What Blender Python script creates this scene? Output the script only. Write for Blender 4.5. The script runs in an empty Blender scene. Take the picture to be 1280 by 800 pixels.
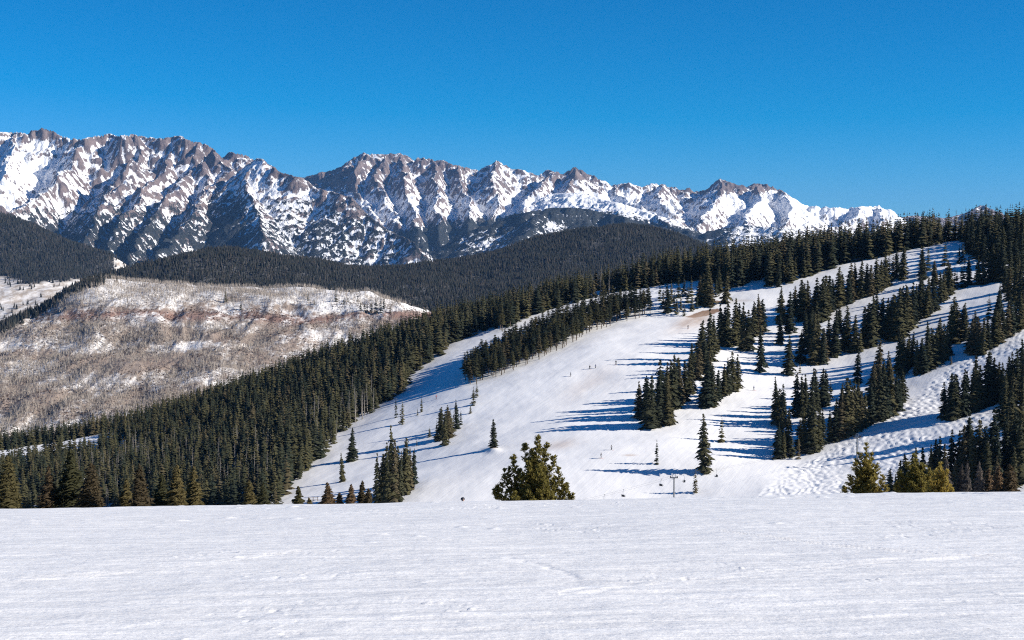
import bpy, bmesh, math, random
import numpy as np
from mathutils import Vector, Matrix

R = math.radians
rng = np.random.default_rng(7)
random.seed(7)
scene = bpy.context.scene
COL = scene.collection

# ------------------------------------------------------------------ camera
F = 1778.0                       # focal length in pixels of the 1280 px wide photograph
HOR = 300.0                      # the eye-level line of the photograph
TH = math.atan((400.0 - HOR) / F)
CT, ST = math.cos(TH), math.sin(TH)


def px_dir(x, y):
    """direction (per metre of forward distance) through a pixel of the photograph"""
    u = (np.asarray(x, float) - 640.0) / F
    v = (400.0 - np.asarray(y, float)) / F
    dy = CT + v * ST
    return u / dy, (-ST + v * CT) / dy


def P(x, y, D):
    a, b = px_dir(x, y)
    return np.stack([a * D, np.broadcast_to(np.asarray(D, float), np.shape(a * D)), b * D], -1)


def project(X, Y, Z):
    c = Y * CT - Z * ST
    up = Y * ST + Z * CT
    return 640 + F * X / c, 400 - F * up / c


cam = bpy.data.cameras.new("camera")
cam.sensor_width = 36.0
cam.lens = 36.0 * F / 1280.0
cam.clip_start = 0.5
cam.clip_end = 90000.0
cam_ob = bpy.data.objects.new("camera", cam)
COL.objects.link(cam_ob)
cam_ob.rotation_euler = (math.pi / 2 - TH, 0, 0)
scene.camera = cam_ob
scene.cycles.use_denoising = False
scene.cycles.pixel_filter_type = "BLACKMAN_HARRIS"
scene.cycles.filter_width = 1.15

# ------------------------------------------------------------------ light
SUN_EL, SUN_AZ = 27.0, 102.0     # azimuth clockwise from the view direction
world = bpy.data.worlds.new("World")
scene.world = world
world.use_nodes = True
nt = world.node_tree
nt.nodes.clear()
sky = nt.nodes.new("ShaderNodeTexSky")
sky.sky_type = "NISHITA"
sky.sun_disc = False
sky.sun_elevation = R(SUN_EL)
sky.sun_rotation = R(SUN_AZ)
sky.altitude = 3300
sky.air_density = 1.0
sky.dust_density = 0.0
sky.ozone_density = 2.0
hs = nt.nodes.new("ShaderNodeVectorMath")      # a deep, clean winter blue: scale and shift of the sky's colour
hs.operation = "MULTIPLY_ADD"
hs.inputs[1].default_value = (0.475, 0.70, 1.12)
hs.inputs[2].default_value = (-1.35, -0.12, 0.0)
hm_ = nt.nodes.new("ShaderNodeVectorMath")
hm_.operation = "MAXIMUM"
hm_.inputs[1].default_value = (0.01, 0.01, 0.01)
bg = nt.nodes.new("ShaderNodeBackground")
bg.inputs["Strength"].default_value = 0.065
wo = nt.nodes.new("ShaderNodeOutputWorld")
nt.links.new(sky.outputs[0], hs.inputs[0])
nt.links.new(hs.outputs[0], hm_.inputs[0])
nt.links.new(hm_.outputs[0], bg.inputs["Color"])
nt.links.new(bg.outputs[0], wo.inputs["Surface"])

sun = bpy.data.lights.new("sun", "SUN")
sun.energy = 5.0
sun.angle = R(0.5)
sun.color = (1.0, 0.94, 0.85)
sun_ob = bpy.data.objects.new("sun", sun)
COL.objects.link(sun_ob)
to_sun = Vector((math.sin(R(SUN_AZ)) * math.cos(R(SUN_EL)), math.cos(R(SUN_AZ)) * math.cos(R(SUN_EL)), math.sin(R(SUN_EL))))
sun_ob.rotation_euler = to_sun.to_track_quat("Z", "Y").to_euler()
sun_ob.location = to_sun * 500

vs = scene.view_settings
vs.view_transform = "Standard"
vs.look = "None"
vs.exposure = 0.67
vs.gamma = 1.0
vs.use_curve_mapping = False

# ------------------------------------------------------------------ noise
_perm = np.random.default_rng(3).permutation(4096)
_ang = np.random.default_rng(4).uniform(0, 2 * np.pi, 4096)
_gx, _gy = np.cos(_ang), np.sin(_ang)


def perlin(x, y, seed=0):
    xi = np.floor(x).astype(np.int64)
    yi = np.floor(y).astype(np.int64)
    xf, yf = x - xi, y - yi
    u = xf * xf * xf * (xf * (xf * 6 - 15) + 10)
    v = yf * yf * yf * (yf * (yf * 6 - 15) + 10)

    def g(ix, iy, fx, fy):
        h = _perm[(_perm[(ix + seed * 131) & 4095] + iy) & 4095]
        return _gx[h] * fx + _gy[h] * fy
    n00, n10 = g(xi, yi, xf, yf), g(xi + 1, yi, xf - 1, yf)
    n01, n11 = g(xi, yi + 1, xf, yf - 1), g(xi + 1, yi + 1, xf - 1, yf - 1)
    a = n00 + u * (n10 - n00)
    b = n01 + u * (n11 - n01)
    return (a + v * (b - a)) * 1.5


def fbm(x, y, seed=0, octv=4, gain=0.5, lac=2.03):
    s, a = 0.0, 1.0
    for i in range(octv):
        s = s + a * perlin(x, y, seed + i)
        x, y, a = x * lac + 17.3, y * lac - 9.1, a * gain
    return s


def ridged(x, y, seed=0, octv=4, gain=0.5, lac=2.07):
    s, a, tot = 0.0, 1.0, 0.0
    for i in range(octv):
        s = s + a * (1 - np.abs(perlin(x, y, seed + i)) * 1.6)
        tot += a
        x, y, a = x * lac + 5.3, y * lac + 3.7, a * gain
    return s / tot


def sstep(a, b, x):
    t = np.clip((x - a) / (b - a), 0, 1)
    return t * t * (3 - 2 * t)


# ------------------------------------------------------------------ mesh helpers
def new_mesh(name, verts, faces, mat=None, smooth=False, attrs=None, mat_index=None):
    """faces: one (n,k) array, or a list of such arrays"""
    me = bpy.data.meshes.new(name)
    if not isinstance(faces, (list, tuple)):
        faces = [faces]
    faces = [np.asarray(f, np.int32) for f in faces if len(f)]
    verts = np.asarray(verts, np.float32)
    me.vertices.add(len(verts))
    me.vertices.foreach_set("co", verts.ravel())
    loops = np.concatenate([f.ravel() for f in faces])
    sizes = np.concatenate([np.full(len(f), f.shape[1], np.int32) for f in faces])
    me.loops.add(len(loops))
    me.loops.foreach_set("vertex_index", loops)
    me.polygons.add(len(sizes))
    me.polygons.foreach_set("loop_start", np.concatenate([[0], np.cumsum(sizes)[:-1]]).astype(np.int32))
    me.update(calc_edges=True)
    if smooth:
        me.polygons.foreach_set("use_smooth", np.ones(len(sizes), bool))
    for k, a in (attrs or {}).items():
        at = me.attributes.new(k, "FLOAT", "POINT")
        at.data.foreach_set("value", np.asarray(a, np.float32).ravel())
    for m in (mat if isinstance(mat, (list, tuple)) else [mat] if mat else []):
        me.materials.append(m)
    if mat_index is not None:
        me.polygons.foreach_set("material_index", np.asarray(mat_index, np.int32))
    me.validate()
    return me


def link(name, data, parent=None, loc=None, kind=None, label=None, cat=None, group=None):
    o = bpy.data.objects.new(name, data)
    COL.objects.link(o)
    if parent is not None:
        o.parent = parent
    if loc is not None:
        o.location = loc
    if kind:
        o["kind"] = kind
    if label:
        o["label"] = label
    if cat:
        o["category"] = cat
    if group:
        o["group"] = group
    return o


def grid_faces(nr, nc):
    i = np.arange(nr - 1)[:, None] * nc + np.arange(nc - 1)[None, :]
    return np.stack([i, i + 1, i + nc + 1, i + nc], -1).reshape(-1, 4)


class MB:
    """collects verts/faces of one part"""
    def __init__(self):
        self.v, self.f3, self.f4, self.n = [], [], [], 0

    def add(self, v, f):
        v = np.asarray(v, float).reshape(-1, 3)
        f = np.asarray(f, int)
        (self.f4 if f.shape[1] == 4 else self.f3).append(f + self.n)
        self.v.append(v)
        self.n += len(v)

    def tube(self, pts, rad, n=6, caps=True):
        pts = np.asarray(pts, float)
        rad = np.broadcast_to(np.asarray(rad, float), (len(pts),))
        rings = []
        for i, p in enumerate(pts):
            t = pts[min(i + 1, len(pts) - 1)] - pts[max(i - 1, 0)]
            t = t / (np.linalg.norm(t) + 1e-9)
            a = np.cross(t, [0, 0, 1.0] if abs(t[2]) < 0.9 else [1.0, 0, 0])
            a /= np.linalg.norm(a)
            b = np.cross(t, a)
            an = np.arange(n) / n * 2 * np.pi
            rings.append(p + rad[i] * (np.cos(an)[:, None] * a + np.sin(an)[:, None] * b))
        v = np.concatenate(rings)
        f = []
        for i in range(len(pts) - 1):
            for j in range(n):
                f.append([i * n + j, i * n + (j + 1) % n, (i + 1) * n + (j + 1) % n, (i + 1) * n + j])
        self.add(v, f)
        if caps:
            m = len(v)
            self.add(np.concatenate([rings[0], [pts[0]]]), [[j, n, (j + 1) % n] for j in range(n)])
            self.add(np.concatenate([rings[-1], [pts[-1]]]), [[j, (j + 1) % n, n] for j in range(n)])

    def box(self, c, s, rot=0.0, tilt=0.0):
        c = np.asarray(c, float)
        s = np.asarray(s, float) / 2
        v = np.array([[x, y, z] for x in (-1, 1) for y in (-1, 1) for z in (-1, 1)], float) * s
        if tilt:
            ct, st = math.cos(tilt), math.sin(tilt)
            v = np.stack([v[:, 0], v[:, 1] * ct - v[:, 2] * st, v[:, 1] * st + v[:, 2] * ct], -1)
        if rot:
            cr, sr = math.cos(rot), math.sin(rot)
            v = np.stack([v[:, 0] * cr - v[:, 1] * sr, v[:, 0] * sr + v[:, 1] * cr, v[:, 2]], -1)
        self.add(v + c, [[0, 1, 3, 2], [4, 6, 7, 5], [0, 4, 5, 1], [2, 3, 7, 6], [0, 2, 6, 4], [1, 5, 7, 3]])

    def mesh(self, name, mat, smooth=False, attrs=None):
        fs = []
        if self.f4:
            fs.append(np.concatenate(self.f4))
        if self.f3:
            fs.append(np.concatenate(self.f3))
        return new_mesh(name, np.concatenate(self.v), fs, mat, smooth, attrs)


# ------------------------------------------------------------------ materials
class NT:
    def __init__(self, name):
        self.m = bpy.data.materials.new(name)
        self.m.use_nodes = True
        self.t = self.m.node_tree
        self.b = self.t.nodes["Principled BSDF"]
        self.b.inputs["Specular IOR Level"].default_value = 0.25

    def n(self, ty, **kw):
        x = self.t.nodes.new(ty)
        for k, v in kw.items():
            setattr(x, k, v)
        return x

    def l(self, a, b):
        self.t.links.new(a, b)

    def sock(self, s, v):
        if isinstance(v, (int, float)):
            s.default_value = v
        elif isinstance(v, tuple):
            s.default_value = v if len(v) == len(s.default_value) else (*v, 1.0)
        else:
            self.l(v, s)

    def math(self, op, a, b=0.0, c=0.0, clamp=False):
        x = self.n("ShaderNodeMath", operation=op, use_clamp=clamp)
        for s, v in zip(x.inputs, (a, b, c)):
            self.sock(s, v)
        return x.outputs[0]

    def mix(self, f, a, b, mode="MIX"):
        x = self.n("ShaderNodeMix", data_type="RGBA", blend_type=mode)
        self.sock(x.inputs["Factor"], f)
        self.sock(x.inputs["A"], a)
        self.sock(x.inputs["B"], b)
        return x.outputs["Result"]

    def attr(self, name):
        return self.n("ShaderNodeAttribute", attribute_name=name).outputs["Fac"]

    def pos(self):
        return self.n("ShaderNodeNewGeometry").outputs["Position"]

    def scaled(self, vec, s):
        x = self.n("ShaderNodeVectorMath", operation="MULTIPLY")
        self.l(vec, x.inputs[0])
        x.inputs[1].default_value = s
        return x.outputs[0]

    def noise(self, vec, scale, detail=3.0, rough=0.55):
        x = self.n("ShaderNodeTexNoise")
        x.inputs["Scale"].default_value = scale
        x.inputs["Detail"].default_value = detail
        x.inputs["Roughness"].default_value = rough
        if vec is not None:
            self.l(vec, x.inputs["Vector"])
        return x.outputs["Fac"]

    def ramp(self, f, a, b):
        x = self.n("ShaderNodeMapRange", interpolation_type="SMOOTHSTEP")
        self.sock(x.inputs["Value"], f)
        x.inputs["From Min"].default_value = a
        x.inputs["From Max"].default_value = b
        return x.outputs[0]

    def bump(self, h, dist, strength=1.0):
        x = self.n("ShaderNodeBump")
        x.inputs["Strength"].default_value = strength
        x.inputs["Distance"].default_value = dist
        self.l(h, x.inputs["Height"])
        self.l(x.outputs[0], self.b.inputs["Normal"])

    def done(self, col, rough=0.7):
        self.sock(self.b.inputs["Base Color"], col)
        self.sock(self.b.inputs["Roughness"], rough)
        return self.m


def plain(name, col, rough=0.6, var=0.15, metal=0.0, scale=6.0):
    t = NT(name)
    oc = t.n("ShaderNodeTexCoord").outputs["Object"]
    n = t.noise(oc, scale, 3)
    c2 = tuple(max(0, min(1, c * (1 - var * 2))) for c in col)
    t.b.inputs["Metallic"].default_value = metal
    return t.done(t.mix(n, col, c2), rough)


SNOW = (0.86, 0.865, 0.88)


def mat_fg_snow():
    t = NT("packed_snow")
    p = t.pos()
    grain = t.noise(t.scaled(p, (1, 1, 0)), 15.0, 4, 0.7)
    mid = t.noise(t.scaled(p, (1, 1.2, 0)), 2.6, 4, 0.6)
    sk = t.n("ShaderNodeVectorRotate", rotation_type="Z_AXIS")
    t.l(p, sk.inputs["Vector"])
    sk.inputs["Angle"].default_value = -0.05
    streak = t.noise(t.scaled(sk.outputs[0], (0.16, 2.3, 0)), 1.6, 5, 0.68)
    h = t.math("ADD", t.math("MULTIPLY", grain, 0.13), t.math("ADD", t.math("MULTIPLY", mid, 0.6), t.math("MULTIPLY", streak, 0.9)))
    col = t.mix(t.ramp(streak, 0.36, 0.66), (0.80, 0.785, 0.76), (0.93, 0.91, 0.875))
    crust = t.ramp(t.noise(t.scaled(sk.outputs[0], (0.5, 3.0, 0)), 2.4, 4, 0.6), 0.62, 0.67)
    col = t.mix(t.math("MULTIPLY", crust, 0.7), col, (0.95, 0.945, 0.93))
    spk = t.ramp(t.noise(t.scaled(p, (1, 1, 0)), 7.0, 3, 0.6), 0.715, 0.75)
    col = t.mix(t.math("MULTIPLY", spk, 0.6), col, (0.36, 0.34, 0.32))
    t.bump(h, 0.045, 1.0)
    t.b.inputs["Specular IOR Level"].default_value = 0.35
    return t.done(col, 0.5)


def mat_hill_snow():
    t = NT("ski_hill_snow")
    p = t.pos()
    big = t.noise(p, 0.012, 3)
    fine = t.noise(p, 0.35, 4, 0.65)
    rot = t.n("ShaderNodeVectorRotate", rotation_type="Z_AXIS")
    t.l(p, rot.inputs["Vector"])
    rot.inputs["Angle"].default_value = 0.45      # the runs are groomed along this heading
    lines = t.noise(t.scaled(rot.outputs[0], (1, 0.03, 0.0)), 0.5, 5, 0.7)
    col = t.mix(t.ramp(big, 0.35, 0.7), (0.84, 0.83, 0.815), (0.93, 0.92, 0.90))
    col = t.mix(t.math("MULTIPLY", t.ramp(fine, 0.5, 0.75), 0.10), col, (0.6, 0.57, 0.53))
    d = t.math("ADD", t.attr("dirt"), t.math("MULTIPLY", t.math("SUBTRACT", t.noise(p, 0.28, 5, 0.7), 0.5), 1.1))
    soil = t.mix(t.noise(p, 0.5, 2), (0.20, 0.11, 0.07), (0.32, 0.21, 0.14))
    col = t.mix(t.ramp(d, 0.5, 0.75), col, soil)
    st = t.math("MULTIPLY", t.attr("stain"), t.ramp(t.noise(t.scaled(rot.outputs[0], (1, 0.3, 0)), 0.12, 4, 0.6), 0.2, 0.6), 0, True)
    col = t.mix(st, col, (0.50, 0.36, 0.26))
    h = t.math("ADD", t.math("MULTIPLY", fine, 0.6), t.math("MULTIPLY", lines, 0.6))
    col = t.mix(t.math("MULTIPLY", t.ramp(lines, 0.52, 0.70), 0.20), col, (0.70, 0.69, 0.67))
    t.bump(h, 0.2, 0.7)
    return t.done(col, 0.6)


def mat_foliage(name, lighter, dark, scale=3.0, brown=None, thin=0.0):
    t = NT(name)
    oc = t.n("ShaderNodeTexCoord").outputs["Object"]
    rnd = t.n("ShaderNodeObjectInfo").outputs["Random"]
    v = t.math("FRACT", t.math("ADD", rnd, t.attr("tint")))
    n = t.noise(oc, scale, 3)
    f = t.math("ADD", t.math("MULTIPLY", n, 0.6), t.math("MULTIPLY", v, 0.6))
    col = t.mix(t.ramp(f, 0.3, 0.85), dark, lighter)  # needle tone varies by tree and by noise between the darker and paler colour
    if brown:
        col = t.mix(t.math("MULTIPLY", t.ramp(v, 0.78, 1.0), 0.8), col, brown)
    t.b.inputs["Specular IOR Level"].default_value = 0.1
    m = t.done(col, 0.8)
    if thin:                                     # needles let some light through
        tl = t.n("ShaderNodeBsdfTranslucent")
        t.l(col, tl.inputs["Color"])
        mx = t.n("ShaderNodeMixShader")
        mx.inputs[0].default_value = thin
        t.l(t.b.outputs[0], mx.inputs[1])
        t.l(tl.outputs[0], mx.inputs[2])
        t.l(mx.outputs[0], t.t.nodes["Material Output"].inputs["Surface"])
    return m


M_FG = mat_fg_snow()
M_HILL = mat_hill_snow()
M_SPRUCE = mat_foliage("spruce_needles", (0.074, 0.068, 0.032), (0.022, 0.029, 0.020), 2.0, (0.085, 0.068, 0.040))
M_PINE = mat_foliage("pine_needles", (0.40, 0.305, 0.08), (0.21, 0.18, 0.052), 1.2, None, 0.5)
M_FIR = mat_foliage("weathered_needles", (0.13, 0.105, 0.045), (0.055, 0.055, 0.027), 0.8, None, 0.25)
M_FIR_RUST = mat_foliage("rusty_needles", (0.15, 0.10, 0.058), (0.065, 0.052, 0.03), 0.8, None, 0.25)
M_FIR_GREY = mat_foliage("grey_needles", (0.15, 0.125, 0.105), (0.065, 0.057, 0.05), 0.8, None, 0.2)
M_FARF = mat_foliage("far_conifers", (0.036, 0.035, 0.029), (0.017, 0.020, 0.018), 0.02, (0.062, 0.052, 0.044))
M_BARK = plain("bark", (0.13, 0.10, 0.075), 0.9, 0.25)
M_DEAD = plain("dead_wood", (0.26, 0.235, 0.205), 0.9, 0.2)
M_ASPEN = plain("bare_aspen_stems", (0.40, 0.345, 0.29), 0.9, 0.15, scale=0.02)
M_SCRUB = plain("brown_scrub", (0.16, 0.10, 0.07), 0.9, 0.25, scale=0.03)
M_STEEL = plain("galvanised_steel", (0.30, 0.31, 0.32), 0.45, 0.15, 0.6)
M_DARK = plain("dark_plastic", (0.03, 0.032, 0.037), 0.5, 0.2)
M_WOOD = plain("weathered_timber", (0.22, 0.15, 0.10), 0.8, 0.2)


# ------------------------------------------------------------------ radial basis terrain
class RBF:
    def __init__(self, pts, scale, lam=0.0):
        pts = np.asarray(pts, float)
        self.s = scale
        self.c = pts[:, :2] / scale
        n = len(pts)
        K = self.k(self.c, self.c) + lam * np.eye(n)
        Q = np.concatenate([np.ones((n, 1)), self.c], 1)
        A = np.block([[K, Q], [Q.T, np.zeros((3, 3))]])
        w = np.linalg.solve(A, np.concatenate([pts[:, 2], np.zeros(3)]))
        self.w, self.p = w[:n], w[n:]

    @staticmethod
    def k(a, b):
        d2 = ((a[:, None, :] - b[None, :, :]) ** 2).sum(-1)
        return 0.5 * d2 * np.log(d2 + 1e-12)

    def __call__(self, X, Y):
        X, Y = np.asarray(X, float), np.asarray(Y, float)
        sh = np.broadcast(X, Y).shape
        q = np.stack([np.broadcast_to(X, sh).ravel(), np.broadcast_to(Y, sh).ravel()], -1) / self.s
        out = np.empty(len(q))
        for i in range(0, len(q), 60000):
            c = q[i:i + 60000]
            out[i:i + 60000] = self.k(c, self.c) @ self.w + self.p[0] + c @ self.p[1:]
        return out.reshape(sh)


# ---- the snow slope under the camera, convex, falling away behind its crest
def fg_h(X, Y):
    q = np.where(Y < 100, 0.109 * Y + 0.00084 * Y * np.maximum(Y, 0), 0.109 * 100 + 8.4 + 0.277 * (Y - 100))
    return -1.7 - q + 0.018 * X / (1 + (np.abs(X) / 60) ** 2) ** 0.5


ctrl = [
    (0, 600, 600), (-150, 600, 620), (0, 562, 720), (-150, 592, 740), (150, 625, 540), (200, 522, 750), (200, 570, 650),
    (340, 630, 470), (380, 560, 560), (400, 460, 790), (300, 540, 650), (530, 415, 800), (480, 500, 640), (530, 560, 520),
    (520, 628, 445), (640, 627, 435), (640, 560, 490), (640, 470, 600), (700, 375, 800), (640, 392, 800), (600, 430, 700),
    (760, 500, 545), (760, 420, 650), (850, 345, 810), (850, 395, 690), (840, 560, 475), (840, 625, 430), (880, 590, 450),
    (900, 480, 555), (950, 420, 630), (1000, 328, 800), (1000, 400, 660), (1000, 470, 570), (1000, 570, 465), (960, 612, 430),
    (1100, 530, 480), (1100, 420, 610), (1100, 310, 790), (1200, 500, 490), (1200, 420, 570), (1200, 355, 660), (1200, 300, 760),
    (1280, 400, 560), (1280, 480, 480), (1280, 340, 660), (1280, 295, 740), (1280, 600, 390), (1120, 615, 410),
    (1450, 290, 720), (1450, 400, 540), (1450, 590, 380),
]
cpts = [P(*c) for c in ctrl]
for x in (-250, 300, 640, 1000, 1500):
    for D in (60, 100, 150, 210, 270, 330):
        if x > 900 and D > 270:
            continue
        X = (x - 640) / F * D
        cpts.append(np.array([X, D, fg_h(X, D) - 0.8 - D * 0.004]))
for x, D, z in ((0, 900, -190), (200, 930, -165), (400, 960, -140), (530, 960, -112), (700, 960, -88), (850, 960, -68), (1000, 950, -55),
                (1200, 920, -45), (1450, 900, -40), (-150, 900, -210), (0, 1200, -330), (400, 1200, -290), (800, 1200, -230), (1200, 1200, -170), (1450, 1200, -150)):
    cpts.append(np.array([(x - 640) / F * D, D, z]))
hill_rbf = RBF(cpts, 100.0, 0.002)


def in_poly(x, y, poly):
    x, y = np.asarray(x, float), np.asarray(y, float)
    ins = np.zeros(x.shape, bool)
    n = len(poly)
    for i in range(n):
        (x0, y0), (x1, y1) = poly[i], poly[(i + 1) % n]
        if y0 == y1:
            continue
        c = ((y0 > y) != (y1 > y)) & (x < (x1 - x0) * (y - y0) / (y1 - y0) + x0)
        ins ^= c
    return ins


def hill_base(X, Y):
    return hill_rbf(X, Y) + fbm(X / 70, Y / 70, 11, 3) * 0.9 * sstep(250, 420, Y)


def solve(x, y, h=hill_base, d0=260.0, d1=1000.0, n=260):
    """where the sight line through photo pixels first meets a terrain"""
    x, y = np.atleast_1d(np.asarray(x, float)), np.atleast_1d(np.asarray(y, float))
    a, b = px_dir(x, y)
    D = np.linspace(d0, d1, n)
    gap = b[:, None] * D - h(a[:, None] * D, np.broadcast_to(D, (len(x), n)))
    below = gap < 0
    i = np.where(below.any(1), below.argmax(1), n - 1)
    i = np.maximum(i, 1)
    r = np.arange(len(x))
    g0, g1 = gap[r, i - 1], gap[r, i]
    t = np.clip(g0 / np.where(np.abs(g0 - g1) < 1e-6, 1e-6, g0 - g1), 0, 1)
    Dd = D[i - 1] + t * (D[i] - D[i - 1])
    X = a * Dd
    return np.stack([X, Dd, h(X, Dd)], -1), below.any(1)


MOGUL = [(948, 622), (985, 588), (1040, 562), (1100, 530), (1150, 492), (1185, 458), (1240, 436), (1300, 400), (1300, 428), (1245, 452), (1190, 500),
         (1250, 500), (1290, 480), (1300, 520), (1200, 560), (1130, 590), (1075, 622)]


def polar_grid(x0, x1, nc, Ds):
    u = (np.linspace(x0, x1, nc) - 640) / F
    Ds = np.asarray(Ds, float)
    return u[None, :] * Ds[:, None], np.repeat(Ds[:, None], nc, 1)


# foreground field
Ds = np.concatenate([np.linspace(-25, 6, 40)[:-1], 6.0 * (80 / 6.0) ** np.linspace(0, 1, 520)])
half = 0.42 * np.maximum(Ds, 0) + 14.0                 # wide enough to stand anywhere near the camera
u_ = np.linspace(-1, 1, 1300)
X, Y = (0.45 * u_ + 0.55 * u_ ** 3)[None, :] * half[:, None] + 0.07 * np.maximum(Ds, 0)[:, None], np.repeat(Ds[:, None], 1300, 1)
Z = fg_h(X, Y)
fade = 1 - sstep(62, 78, Y)
Z = Z + fbm(X / 8, Y / 8, 21, 3) * 0.05 + fbm(X / 0.9, Y / 0.55, 24, 3) * 0.007 * fade + fbm(X / 3.5 + 0.4 * Y, Y / 0.3, 29, 2) * 0.012 * fade
lump = perlin(X / 0.55, Y / 0.55, 33) + 0.6 * perlin(X / 5, Y / 5, 34)
Z = Z + 0.04 * sstep(0.75, 1.2, lump)
clod = perlin(X / 0.10, Y / 0.20, 35) * sstep(-0.1, 0.7, perlin(X / 4.0, Y / 5.0, 36) + 0.5 * perlin(X / 0.9, Y / 1.3, 37))
Z = Z + (0.014 * sstep(0.5, 0.8, clod) - 0.012 * sstep(-0.5, -0.8, clod)) * (1 - sstep(40, 60, Y))
# a trail of ski-boot prints wandering over the slope
tr = solve(np.linspace(632, 722, 30), 699 + 23 * np.linspace(0, 1, 30) ** 1.7, fg_h, 6, 60)[0]
for k, q in enumerate(tr):
    w = ((X - q[0]) / 0.045) ** 2 + ((Y - q[1] - 0.1 * (-1) ** k) / 0.09) ** 2
    Z = Z - (0.006 + 0.008 * (k % 5 == 2)) * np.exp(-w)
# faint ski tracks crossing the slope
for (xa, ya), (xb, yb), sag in (((-60, 728), (380, 690), 6), ((700, 742), (1340, 688), -7), ((180, 668), (760, 656), 2), ((900, 664), (1330, 700), 5)):
    tt = np.linspace(0, 1, 60)
    q = solve(xa + (xb - xa) * tt, ya + (yb - ya) * tt + sag * np.sin(np.pi * tt), fg_h, 6, 60)[0]
    yq = np.interp(X, q[:, 0], q[:, 1])
    on = (X > q[0, 0]) & (X < q[-1, 0])
    for o_ in (-0.12, 0.12):
        w = (Y - yq - o_ - 0.05 * perlin(X / 2.0, X * 0 + o_ + sag, 38)) / 0.07
        Z = Z - on * (0.010 * np.exp(-w * w) - 0.006 * np.exp(-(np.abs(w) - 1.9) ** 2 * 3)) * sstep(-0.5, 0.2, perlin(X / 3.0, X * 0 + sag, 39))
link("snow_field", new_mesh("snow_field", np.stack([X, Y, Z], -1).reshape(-1, 3), grid_faces(*X.shape), M_FG, True), kind="structure")

# ski hill
Ds = np.concatenate([np.linspace(58, 380, 110)[:-1], np.linspace(380, 620, 430)[:-1], np.linspace(620, 880, 240)[:-1], np.linspace(880, 1350, 40)])
X, Y = polar_grid(-260, 1540, 950, Ds)
Z = hill_base(X, Y)
px, py = project(X, Y, Z)
mog = in_poly(px, py, MOGUL).astype(float) * (Y > 330)
for ax in (0, 1):                              # soften the edge of the mogul field
    for _ in range(22):
        mog = (np.roll(mog, 1, ax) + np.roll(mog, -1, ax) + mog) / 3
wx, wy = X + fbm(X / 7, Y / 7, 41, 2) * 1.9, Y + fbm(X / 7, Y / 7, 47, 2) * 1.9
bumps = np.abs(np.sin(wx / 2.3 * np.pi + 0.7 * np.sin(wy / 7))) ** 0.8 * np.abs(np.sin(wy / 3.3 * np.pi + wx / 7)) + 0.5 * perlin(X / 1.7, Y / 2.0, 49) + 0.5 * perlin(X / 6, Y / 6, 50)
Z = Z + mog * (bumps - 0.4) * (0.28 + 0.22 * perlin(X / 16, Y / 22, 56))
rough = fbm(X / 30, Y / 30, 51, 3) * 0.30 + fbm(X / 5, Y / 9, 58, 2) * 0.05
Z = Z + rough * sstep(330, 420, Y)


def pxblob(cx, cy, rx, ry, rot=0.0):
    dx, dy = px - cx, py - cy
    c, s = math.cos(rot), math.sin(rot)
    return np.exp(-((dx * c + dy * s) / rx) ** 2 - ((-dx * s + dy * c) / ry) ** 2) * (Y > 330)


# bank under the lone tree
Z += 0.9 * pxblob(616, 563, 9, 3)
dirt = 1.35 * pxblob(883, 391, 21, 4.0, -0.22) + 0.9 * pxblob(898, 377, 14, 1.6, 0.1) + 0.72 * pxblob(618, 562, 7, 2.6, -0.25) + 0.62 * pxblob(1042, 336, 9, 2.2, -0.3) + 0.55 * pxblob(1056, 331, 6, 1.5)
dirt += 0.5 * pxblob(977, 575, 8, 3, -0.5) + 0.45 * pxblob(888, 588, 4, 2, -0.5) + 0.45 * pxblob(845, 396, 22, 1.5)
edge = [(500, 492), (560, 432), (470, 512), (430, 545), (640, 462), (700, 438), (765, 405), (380, 592), (815, 394), (960, 359), (1006, 346)]
for a, b in zip(edge[0::1], edge[0::1]):
    dirt += 0.30 * pxblob(a[0], a[1], 14, 4, -0.6)
stain = 0.95 * pxblob(866, 403, 26, 8, -0.35) + 0.5 * pxblob(700, 556, 22, 6, -0.2) + 0.8 * pxblob(787, 569, 8, 1.0) + 0.35 * pxblob(928, 376, 14, 1.5) + 0.3 * pxblob(740, 480, 40, 20, -0.4)
link("ski_hill", new_mesh("ski_hill", np.stack([X, Y, Z], -1).reshape(-1, 3), grid_faces(*X.shape), M_HILL, True, {"dirt": dirt, "stain": stain}), kind="structure")

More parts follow.
